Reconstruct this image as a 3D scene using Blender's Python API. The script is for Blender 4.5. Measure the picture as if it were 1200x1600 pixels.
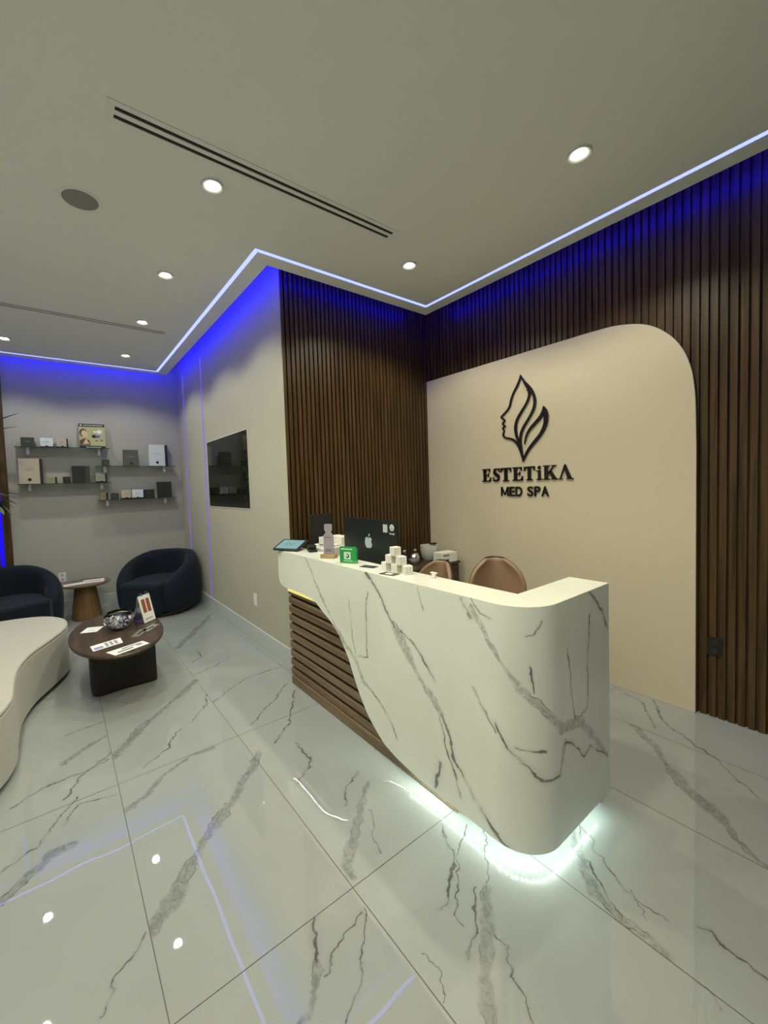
import bpy, bmesh, math, random
from mathutils import Vector, Matrix
random.seed(7)
for o in list(bpy.data.objects): bpy.data.objects.remove(o)
scene = bpy.context.scene
C = scene.collection

# ------------------------------------------------------------------ camera
CAM_H = 1.45
FPX, CX, CY = 636.137, 565.848, 786.964
YAW, PITCH, ROLL = -0.6434, -0.046842, -0.034421
fwd = Vector((-math.sin(YAW)*math.cos(PITCH), math.cos(YAW)*math.cos(PITCH), math.sin(PITCH)))
rgt = Vector((math.cos(YAW), math.sin(YAW), 0)); upv = rgt.cross(fwd)
r2 = rgt*math.cos(ROLL)+upv*math.sin(ROLL); u2 = -rgt*math.sin(ROLL)+upv*math.cos(ROLL)
cd = bpy.data.cameras.new('camera'); cam = bpy.data.objects.new('camera', cd); C.objects.link(cam)
mt = Matrix((r2, u2, -fwd)).transposed().to_4x4(); mt.translation = Vector((0, 0, CAM_H)); cam.matrix_world = mt
cd.sensor_fit = 'AUTO'; cd.sensor_width = 36; cd.lens = FPX*36/1600
cd.shift_x = (600-CX)/1600; cd.shift_y = (CY-800)/1600; cd.clip_start = .02
scene.camera = cam

# ------------------------------------------------------------------ world, exposure
w = bpy.data.worlds.new('world'); scene.world = w; w.use_nodes = True
w.node_tree.nodes['Background'].inputs[0].default_value = (.8, .9, .8, 1)
w.node_tree.nodes['Background'].inputs[1].default_value = 0.02
vs = scene.view_settings
vs.view_transform = 'Standard'; vs.look = 'None'; vs.gamma = 1; vs.exposure = 0.0; vs.use_curve_mapping = False
SPOT_W = 36.0            # downlight power
SPOT_COL = (1, .985, .72)
SPOT_COL_LOUNGE = (.99, 1, .82)
COVE_E = 34.0             # blue strips hidden above the ceiling edge
LINE_E = 3.6            # visible led line in the ceiling
UNDER_E = 165.0           # strip under the desk

# ------------------------------------------------------------------ room numbers (metres)
H = 3.012
XL, XT, XB = -1.04, 1.435, 3.045      # left wall, television wall, slatted right wall (slat fronts)
YA, YS, YN = 2.878, 6.169, -3.2       # wall beside the desk, shelf wall, wall behind the camera
TX0, TXW, TY0, TYW = .167, .609, 1.17, 1.159

# ------------------------------------------------------------------ mesh helpers
def bm_new(): return bmesh.new()
def box(bm, x0, y0, z0, x1, y1, z1, M=None):
    vs_ = [bm.verts.new((x, y, z)) for x in (x0, x1) for y in (y0, y1) for z in (z0, z1)]
    for f in ((0,1,3,2),(4,6,7,5),(0,4,5,1),(2,3,7,6),(0,2,6,4),(1,5,7,3)): bm.faces.new([vs_[i] for i in f])
    if M is not None: bmesh.ops.transform(bm, matrix=M, verts=vs_)
    return vs_
def prism(bm, pts, z0, z1, M=None):
    a = [bm.verts.new((p[0], p[1], z0)) for p in pts]; b = [bm.verts.new((p[0], p[1], z1)) for p in pts]
    bm.faces.new(a[::-1]); bm.faces.new(b); n = len(pts)
    for i in range(n): bm.faces.new((a[i], a[(i+1) % n], b[(i+1) % n], b[i]))
    if M is not None: bmesh.ops.transform(bm, matrix=M, verts=a+b)
    return a+b
def lathe(bm, prof, seg=48, c=(0, 0, 0), sx=1, sy=1, M=None):
    rings = []; allv = []
    for r, z in prof:
        if r < 1e-6: ring = [bm.verts.new((c[0], c[1], c[2]+z))]
        else: ring = [bm.verts.new((c[0]+sx*r*math.cos(2*math.pi*i/seg), c[1]+sy*r*math.sin(2*math.pi*i/seg), c[2]+z)) for i in range(seg)]
        rings.append(ring); allv += ring
    for A, B in zip(rings, rings[1:]):
        if len(A) == 1 and len(B) == 1: continue
        for i in range(seg):
            j = (i+1) % seg
            if len(A) == 1: bm.faces.new((A[0], B[i], B[j]))
            elif len(B) == 1: bm.faces.new((A[i], A[j], B[0]))
            else: bm.faces.new((A[i], A[j], B[j], B[i]))
    if M is not None: bmesh.ops.transform(bm, matrix=M, verts=allv)
    return allv
def tube(bm, pts, r, seg=8):
    pts = [Vector(p) for p in pts]; rings = []
    for i, p in enumerate(pts):
        d = (pts[min(i+1, len(pts)-1)]-pts[max(i-1, 0)]).normalized()
        a = d.cross(Vector((0, 0, 1)));
        if a.length < 1e-3: a = d.cross(Vector((1, 0, 0)))
        a.normalize(); b = d.cross(a); rr = r[i] if isinstance(r, (list, tuple)) else r
        rings.append([bm.verts.new(p+a*rr*math.cos(2*math.pi*k/seg)+b*rr*math.sin(2*math.pi*k/seg)) for k in range(seg)])
    for A, B in zip(rings, rings[1:]):
        for k in range(seg): bm.faces.new((A[k], A[(k+1) % seg], B[(k+1) % seg], B[k]))
    bm.faces.new(rings[0][::-1]); bm.faces.new(rings[-1])
def smooth_closed(pts, n=8):
    out = []; N = len(pts)
    for i in range(N):
        p0, p1, p2, p3 = [Vector(pts[(i+k-1) % N]) for k in range(4)]
        for j in range(n):
            t = j/n; out.append(tuple(.5*((2*p1)+(-p0+p2)*t+(2*p0-5*p1+4*p2-p3)*t*t+(-p0+3*p1-3*p2+p3)*t*t*t)))
    return out
def smooth_open(pts, n=6):
    P = [Vector(p) for p in pts]; P = [2*P[0]-P[1]]+P+[2*P[-1]-P[-2]]; out = []
    for i in range(1, len(P)-2):
        p0, p1, p2, p3 = P[i-1:i+3]
        for j in range(n):
            t = j/n; out.append(.5*((2*p1)+(-p0+p2)*t+(2*p0-5*p1+4*p2-p3)*t*t+(-p0+3*p1-3*p2+p3)*t*t*t))
    out.append(P[-2]); return out
def rrect(w_, h_, r, n=6, c=(0, 0)):
    out = []
    for cx, cy, a0 in ((w_/2-r, h_/2-r, 0), (-w_/2+r, h_/2-r, 90), (-w_/2+r, -h_/2+r, 180), (w_/2-r, -h_/2+r, 270)):
        for k in range(n+1):
            a = math.radians(a0+90*k/n); out.append((c[0]+cx+r*math.cos(a), c[1]+cy+r*math.sin(a)))
    return out

def thing(name, label, cat, loc=(0, 0, 0), rotz=0, group=None):
    o = bpy.data.objects.new(name, None); C.objects.link(o); o.empty_display_size = .1
    o.location = loc; o.rotation_euler = (0, 0, rotz); o['label'] = label; o['category'] = cat
    if group: o['group'] = group
    return o
def world_of(o):
    m = Matrix.LocRotScale(o.location, o.rotation_euler, o.scale)
    return world_of(o.parent) @ m if o.parent else m
def obj(name, bm, mat, parent=None, smooth=False, bevel=0, world=False, label=None, seg=2, subsurf=0, recalc=True):
    """links bm as one mesh object; world=True: coordinates are world ones even under a parent"""
    if recalc: bmesh.ops.recalc_face_normals(bm, faces=bm.faces)
    if world and parent is not None: bmesh.ops.transform(bm, matrix=world_of(parent).inverted(), verts=bm.verts)
    me = bpy.data.meshes.new(name); bm.to_mesh(me); bm.free()
    for m in (mat if isinstance(mat, list) else [mat]): me.materials.append(m)
    if smooth:
        for p in me.polygons: p.use_smooth = True
        if smooth != 'all': me.set_sharp_from_angle(angle=math.radians(40))
    o = bpy.data.objects.new(name, me); C.objects.link(o)
    if parent is not None: o.parent = parent
    if bevel:
        b = o.modifiers.new('bevel', 'BEVEL'); b.width = bevel; b.segments = seg; b.limit_method = 'ANGLE'; b.angle_limit = math.radians(50)
    if subsurf:
        s = o.modifiers.new('sub', 'SUBSURF'); s.levels = s.render_levels = subsurf
    if label: o['label'] = label
    return o
def tag(o, label, cat, group=None):
    o['label'] = label; o['category'] = cat
    if group: o['group'] = group
    return o
def struct(name, bm, mat, **k):
    o = obj(name, bm, mat, **k); o['kind'] = 'structure'; return o
def copy_tree(o, parent=None):
    c = o.copy(); C.objects.link(c)
    if parent is not None: c.parent = parent
    for ch in list(o.children):
        copy_tree(ch, c)
    return c
def text_bm(s, size, depth=.001, off=0.0, spacing=1.0, align='LEFT'):
    cu = bpy.data.curves.new('t', 'FONT'); cu.body = s; cu.size = size; cu.extrude = depth; cu.offset = off
    cu.space_character = spacing; cu.align_x = align; cu.resolution_u = 4
    o = bpy.data.objects.new('t', cu); C.objects.link(o); dg = bpy.context.evaluated_depsgraph_get()
    me = bpy.data.meshes.new_from_object(o.evaluated_get(dg)); bm = bmesh.new(); bm.from_mesh(me)
    bpy.data.objects.remove(o); bpy.data.curves.remove(cu); bpy.data.meshes.remove(me)
    return bm

# ------------------------------------------------------------------ materials
def mat(name, col=(.8,.8,.8), rough=.5, metal=0, emit=None, es=1, coat=0, trans=0, ior=1.45, spec=.5, bump=None, noise=None, sheen=0):
    m = bpy.data.materials.new(name); m.use_nodes = True; nt = m.node_tree; b = nt.nodes['Principled BSDF']
    b.inputs['Base Color'].default_value = (*col, 1); b.inputs['Roughness'].default_value = rough; b.inputs['Metallic'].default_value = metal
    b.inputs['Coat Weight'].default_value = coat; b.inputs['Coat Roughness'].default_value = .1; b.inputs['Transmission Weight'].default_value = trans; b.inputs['IOR'].default_value = ior
    b.inputs['Specular IOR Level'].default_value = spec
    if sheen: b.inputs['Sheen Weight'].default_value = sheen; b.inputs['Sheen Roughness'].default_value = .4
    if emit: b.inputs['Emission Color'].default_value = (*emit, 1); b.inputs['Emission Strength'].default_value = es
    N, L = nt.nodes, nt.links
    tc = N.new('ShaderNodeTexCoord')
    if noise:  # (scale, amount)
        n = N.new('ShaderNodeTexNoise'); n.inputs['Scale'].default_value = noise[0]; n.inputs['Detail'].default_value = 5; L.new(tc.outputs['Object'], n.inputs['Vector'])
        mx = N.new('ShaderNodeMix'); mx.data_type = 'RGBA'; L.new(n.outputs['Fac'], mx.inputs[0])
        mx.inputs[6].default_value = (*[c*(1-noise[1]) for c in col], 1); mx.inputs[7].default_value = (*[min(1, c*(1+noise[1])) for c in col], 1)
        L.new(mx.outputs[2], b.inputs['Base Color'])
    if bump:
        n = N.new('ShaderNodeTexNoise'); n.inputs['Scale'].default_value = bump[0]; n.inputs['Detail'].default_value = 4; L.new(tc.outputs['Object'], n.inputs['Vector'])
        bp_ = N.new('ShaderNodeBump'); bp_.inputs['Strength'].default_value = bump[1]; bp_.inputs['Distance'].default_value = bump[2] if len(bump) > 2 else .01
        L.new(n.outputs['Fac'], bp_.inputs['Height']); L.new(bp_.outputs[0], b.inputs['Normal'])
    return m
def wood(name, dark, light, axis='Z', rough=.4, scale=1.0, coat=0, spec=.5):
    m = mat(name, dark, rough, coat=coat, spec=spec); nt = m.node_tree; N, L = nt.nodes, nt.links; b = N['Principled BSDF']
    tc = N.new('ShaderNodeTexCoord'); mp = N.new('ShaderNodeMapping'); s = [26*scale]*3; s['XYZ'.index(axis)] = 1.1*scale; mp.inputs['Scale'].default_value = s
    L.new(tc.outputs['Object'], mp.inputs[0]); n = N.new('ShaderNodeTexNoise'); n.inputs['Scale'].default_value = 1.6; n.inputs['Detail'].default_value = 7; n.inputs['Distortion'].default_value = .4
    L.new(mp.outputs[0], n.inputs['Vector']); cr = N.new('ShaderNodeValToRGB'); cr.color_ramp.elements[0].position = .3; cr.color_ramp.elements[1].position = .72
    cr.color_ramp.elements[0].color = (*dark, 1); cr.color_ramp.elements[1].color = (*light, 1); L.new(n.outputs['Fac'], cr.inputs[0]); L.new(cr.outputs[0], b.inputs['Base Color'])
    bp_ = N.new('ShaderNodeBump'); bp_.inputs['Strength'].default_value = .15; bp_.inputs['Distance'].default_value = .002; L.new(n.outputs['Fac'], bp_.inputs['Height']); L.new(bp_.outputs[0], b.inputs['Normal'])
    return m
def marble(name, segs, base=(.70,.71,.68), rough=.012, uv=False, seed=0, grout=False, generic=1.0, jit=.05):
    """white marble; every entry of segs is one stretch of a grey vein (kind, width, x1, y1, x2, y2)"""
    m = bpy.data.materials.new(name); m.use_nodes = True; nt = m.node_tree; N, L = nt.nodes, nt.links; b = N['Principled BSDF']
    b.inputs['Roughness'].default_value = rough; b.inputs['Specular IOR Level'].default_value = .5 if uv else .78
    def val(v, s): (L.new(v, s) if hasattr(v, 'is_output') else setattr(s, 'default_value', v))
    def mth(op, *a, clamp=False):
        n = N.new('ShaderNodeMath'); n.operation = op; n.use_clamp = clamp
        for i, v in enumerate(a): val(v, n.inputs[i])
        return n.outputs[0]
    def vm(op, *a, out=0):
        n = N.new('ShaderNodeVectorMath'); n.operation = op
        for i, v in enumerate(a):
            if op == 'SCALE' and i == 1: val(v, n.inputs[3])
            else: val(v, n.inputs[i])
        return n.outputs[out]
    def noise(vec, sc, det=3, dist=0, col=False, w_=None):
        n = N.new('ShaderNodeTexNoise'); n.inputs['Scale'].default_value = sc; n.inputs['Detail'].default_value = det; n.inputs['Distortion'].default_value = dist
        L.new(vec, n.inputs['Vector']); return n.outputs['Color' if col else 'Fac']
    def smap(v, a, b_, c=0.0, d=1.0):
        n = N.new('ShaderNodeMapRange'); n.interpolation_type = 'SMOOTHSTEP'; val(v, n.inputs[0])
        for i, x in enumerate((a, b_, c, d)): n.inputs[i+1].default_value = x
        return n.outputs[0]
    tc = N.new('ShaderNodeTexCoord'); P = tc.outputs['UV' if uv else 'Object']
    P = vm('MULTIPLY', P, (1, 1, 0) if uv else (1, 1, 0 if not uv else 1))
    o1 = vm('SCALE', vm('SUBTRACT', noise(P, 5.5, 2, col=True), (.5,.5,.5)), jit*1.5)
    o2 = vm('SCALE', vm('SUBTRACT', noise(P, 26, 4, col=True), (.5,.5,.5)), jit*.95)
    W = vm('MULTIPLY', vm('ADD', vm('ADD', P, o1), o2), (1, 1, 0))
    def field(kind):
        cur = None
        for k, wd, x1, y1, x2, y2 in segs:
            if k != kind: continue
            dx, dy = x2-x1, y2-y1; d2 = max(dx*dx+dy*dy, 1e-8)
            pa = vm('SUBTRACT', W, (x1, y1, 0)); t = mth('MULTIPLY', vm('DOT_PRODUCT', pa, (dx/d2, dy/d2, 0), out=1), 1.0, clamp=True)
            d = mth('MULTIPLY', vm('DISTANCE', pa, vm('SCALE', (dx, dy, 0), t), out=1), 1.0/(wd*.5))
            cur = d if cur is None else mth('MINIMUM', cur, d)
        return cur
    col_fac = None
    def add(f):
        nonlocal col_fac
        col_fac = f if col_fac is None else mth('MAXIMUM', col_fac, f)
    brk = smap(noise(P, 9, 3), .32, .56); fine = noise(P, 70, 4)
    ft = field('t')
    if ft is not None:
        ft = mth('ADD', ft, mth('MULTIPLY', mth('SUBTRACT', noise(P, 15, 3), .5), 1.8))
        thin = mth('SUBTRACT', 1.0, smap(ft, .15, 1.0)); add(mth('MULTIPLY', thin, mth('MULTIPLY_ADD', brk, .55, .30)))
        halo = mth('SUBTRACT', 1.0, smap(ft, .5, 3.2)); add(mth('MULTIPLY', halo, .10))
    fb = field('b')
    if fb is not None:
        streak = noise(P, 34, 5, 1.2); wob = mth('MULTIPLY', mth('SUBTRACT', noise(P, 5, 3), .5), 2.4); fb = mth('ADD', fb, wob)
        fill = mth('SUBTRACT', 1.0, smap(fb, .35, 1.25)); add(mth('MULTIPLY', fill, mth('MULTIPLY_ADD', smap(streak, .3, .7), .34, .16)))
        edge = mth('SUBTRACT', 1.0, smap(mth('ABSOLUTE', mth('SUBTRACT', fb, .80)), 0.0, .16)); add(mth('MULTIPLY', edge, mth('MULTIPLY', smap(noise(P, 7, 3), .46, .62), .8)))
        core = mth('SUBTRACT', 1.0, smap(mth('ABSOLUTE', mth('SUBTRACT', noise(vm('MULTIPLY', W, (1, 1, 0)), 22, 3, .6), .5)), 0, .02)); add(mth('MULTIPLY', mth('MULTIPLY', core, fill), .6))
    if generic:
        mp = N.new('ShaderNodeMapping'); mp.inputs['Rotation'].default_value = (0, 0, math.radians(-38)); mp.inputs['Scale'].default_value = (1.7, .42, 1); mp.inputs['Location'].default_value = (seed*3.7, seed*1.9, seed*2.3)
        L.new(W, mp.inputs[0]); n1 = noise(mp.outputs[0], 1.5, 5, .7)
        rid = mth('SUBTRACT', 1.0, smap(mth('ABSOLUTE', mth('SUBTRACT', n1, .5)), 0.0, .012)); msk = smap(noise(P, 1.7, 2), .5, .68)
        add(mth('MULTIPLY', mth('MULTIPLY', rid, msk), .6*generic))
    cloud = smap(noise(P, 2.2, 4), .3, .75)
    bc = N.new('ShaderNodeMix'); bc.data_type = 'RGBA'; L.new(cloud, bc.inputs[0]); bc.inputs[6].default_value = (*base, 1); bc.inputs[7].default_value = (*[c*.93 for c in base], 1)
    vc = N.new('ShaderNodeMix'); vc.data_type = 'RGBA'; L.new(mth('MULTIPLY', col_fac, 1.0, clamp=True) if col_fac is not None else mth('MULTIPLY', 0.0, 1.0), vc.inputs[0]); L.new(bc.outputs[2], vc.inputs[6]); vc.inputs[7].default_value = (.055, .055, .048, 1)
    out = vc.outputs[2]
    L.new(out, b.inputs['Base Color'])
    if not uv:
        bn = N.new('ShaderNodeTexNoise'); bn.inputs['Scale'].default_value = 4.5; bn.inputs['Detail'].default_value = 1; L.new(tc.outputs['Object'], bn.inputs['Vector'])
        bu = N.new('ShaderNodeBump'); bu.inputs['Strength'].default_value = .25; bu.inputs['Distance'].default_value = .0022; L.new(bn.outputs['Fac'], bu.inputs['Height']); L.new(bu.outputs[0], b.inputs['Normal'])
    return m

M_ceil = mat('ceiling_paint', (.82,.835,.785), .85, bump=(60, .05, .002))
M_wall = mat('beige_plaster', (.47,.45,.355), .75, noise=(3, .05), bump=(14, .12, .004))
M_wallg = mat('grey_beige_plaster', (.42,.415,.37), .75, noise=(3, .05), bump=(14, .12, .004))
M_panel = mat('beige_panel', (.63,.545,.405), .6, bump=(120, .04, .001))
M_base = mat('skirting_tile', (.56,.59,.57), .25)
M_grout = mat('grout', (.13,.13,.11), .8)
M_slat = wood('walnut_slats', (.034,.018,.006), (.112,.064,.026), 'Z', .36, 1.0, spec=.35)
M_slatback = mat('slat_backing', (.012,.009,.008), .8)
M_deskwood = wood('desk_slats', (.13,.085,.045), (.26,.18,.105), 'Y', .45, 1.0)
M_black = mat('black_metal', (.012,.012,.012), .35)
M_sign = mat('black_acrylic', (.010,.006,.006), .3)
M_blackgloss = mat('black_screen', (.008,.008,.006), .04, spec=.2)
M_white = mat('white_plastic', (.75,.75,.72), .4)
M_paper = mat('paper', (.80,.79,.76), .7)
M_navy = mat('navy_boucle', (.002,.007,.017), .9, bump=(260, .5, .004), noise=(120, .35), sheen=.06)
M_ivory = mat('ivory_fabric', (.48,.46,.40), .9, bump=(300, .35, .003), noise=(40, .06), sheen=.2)
M_tan = mat('tan_leather', (.28,.175,.11), .45, bump=(160, .1, .001))
M_steel = mat('steel', (.6,.6,.58), .25, metal=1)
M_glass = mat('shelf_glass', (.75,.88,.82), .03, trans=.93, ior=1.45)
M_clear = mat('clear_glass', (.95,.97,.96), .01, trans=1, ior=1.45)
M_walnut = wood('walnut_table', (.032,.018,.011), (.080,.046,.028), 'Y', .35, .6)
M_darkbase = mat('dark_table_base', (.008,.006,.005), .5)
M_gold = wood('brown_bronze_base', (.15,.085,.03), (.25,.15,.06), 'Z', .4, .8)
M_sidetop = wood('light_walnut_top', (.13,.085,.05), (.24,.16,.10), 'X', .3, .6)
def emi(name, col, s): return mat(name, (0,0,0), .5, emit=col, es=s)
M_blue = emi('blue_strip_light', (.0015,.0,1), COVE_E)
M_line = emi('ceiling_line_light', (.17,.205,1), LINE_E)
M_groove = emi('violet_strip_light', (.17,.09,.85), 1.0)
M_bluev = emi('blue_vertical_light', (.01,.0,1), .9)
M_under = emi('under_desk_led', (.80,1,.90), UNDER_E)
M_boardglow = emi('board_glow_yellow', (1,.86,.22), .95)  # yellow of the lit board above the desk slats, given as emission
M_lamp = emi('downlight_lens', (1,.93,.78), 30)

def offset(poly, d):
    n = len(poly); out = []
    for i in range(n):
        p0, p1, p2 = Vector(poly[i-1]), Vector(poly[i]), Vector(poly[(i+1) % n]); a = (p1-p0).normalized(); b_ = (p2-p1).normalized()
        na = Vector((-a.y, a.x)); nb = Vector((-b_.y, b_.x)); k = (na+nb); k = k/(k.dot(na)); out.append(p1+k*d)
    return out

# ------------------------------------------------------------------ vein tables
EDGE = [(0.003,0.772), (0.052,0.733), (0.114,0.726), (0.194,0.731), (0.334,0.731), (0.472,0.725), (0.536,0.709), (0.618,0.666), (0.69,0.636), (0.771,0.587), (0.821,0.532), (0.881,0.457), (0.926,0.369), (0.976,0.289), (1.035,0.213), (1.089,0.166), (1.176,0.108), (1.274,0.082), (1.348,0.073)]
DESKV = [('b',0.014,0.426,0.982,0.531,0.852), ('b',0.014,0.531,0.852,0.624,0.748), ('b',0.014,0.624,0.748,0.692,0.672), ('b',0.014,0.692,0.672,0.771,0.595), ('b',0.018,0.771,0.595,0.872,0.521), ('b',0.018,0.872,0.521,0.951,0.48), ('b',0.018,0.951,0.48,1.027,0.374), ('b',0.018,1.027,0.374,1.093,0.354), ('t',0.007,1.093,0.354,1.16,0.312), ('t',0.007,1.16,0.312,1.233,0.253), ('t',0.007,1.233,0.253,1.279,0.193), ('t',0.012,1.073,0.985,1.175,0.902), ('t',0.012,1.175,0.902,1.245,0.797), ('t',0.012,1.245,0.797,1.29,0.751), ('b',0.035,1.29,0.751,1.388,0.624), ('b',0.024,1.388,0.624,1.488,0.524), ('b',0.024,1.488,0.524,1.581,0.446), ('t',0.011,1.581,0.446,1.615,0.385), ('t',0.011,1.615,0.385,1.654,0.27), ('t',0.011,1.654,0.27,1.696,0.228), ('t',0.011,1.696,0.228,1.743,0.163), ('t',0.009,1.336,0.747,1.413,0.708), ('t',0.009,1.413,0.708,1.473,0.66), ('t',0.009,1.473,0.66,1.552,0.577), ('t',0.006,1.078,0.883,1.05,0.687), ('t',0.006,1.05,0.687,1.058,0.526), ('t',0.006,1.058,0.526,0.976,0.506), ('t',0.007,1.569,0.427,1.602,0.323), ('t',0.007,1.602,0.323,1.652,0.214), ('t',0.007,1.652,0.214,1.67,0.127), ('t',0.014,1.566,0.217,1.535,0.082), ('t',0.004,0.903,0.806,0.921,0.598), ('t',0.004,0.921,0.598,0.952,0.498), ('t',0.005,1.453,0.985,1.486,0.889), ('t',0.012,1.708,0.978,1.753,0.911), ('b',0.014,1.754,0.955,1.818,0.855), ('b',0.014,1.818,0.855,1.889,0.753), ('b',0.026,1.889,0.753,1.957,0.685), ('b',0.026,1.957,0.685,2.025,0.62), ('b',0.026,2.025,0.62,2.131,0.514), ('b',0.024,2.131,0.514,2.287,0.473), ('b',0.024,2.287,0.473,2.392,0.37), ('b',0.024,2.392,0.37,2.518,0.241), ('t',0.006,1.755,0.988,1.799,0.935), ('t',0.006,1.799,0.935,1.837,0.919), ('t',0.007,1.755,0.627,1.822,0.529), ('t',0.007,1.822,0.529,1.852,0.491), ('t',0.01,1.853,0.524,1.909,0.433), ('t',0.01,1.909,0.433,2.031,0.342), ('t',0.01,2.031,0.342,2.117,0.334), ('b',0.018,2.117,0.334,2.149,0.449), ('t',0.009,2.149,0.449,2.203,0.422), ('t',0.009,2.203,0.422,2.312,0.325), ('t',0.009,2.312,0.325,2.357,0.346), ('t',0.009,2.357,0.346,2.518,0.241), ('t',0.008,2.366,0.891,2.342,0.758), ('t',0.008,2.342,0.758,2.337,0.526), ('t',0.008,2.337,0.526,2.288,0.502), ('t',0.005,2.176,0.803,2.207,0.639), ('t',0.005,2.207,0.639,2.235,0.493), ('t',0.01,2.357,0.985,2.465,0.891), ('t',0.01,2.465,0.891,2.525,0.803), ('t',0.014,1.776,0.137,1.835,0.094), ('t',0.014,1.835,0.094,1.891,0.066), ('t',0.005,1.975,0.875,1.997,0.882), ('t',0.005,1.997,0.882,2.024,0.927), ('t',0.006,1.923,0.464,2.032,0.453), ('t',0.006,1.982,0.776,1.999,0.677)]
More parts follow.
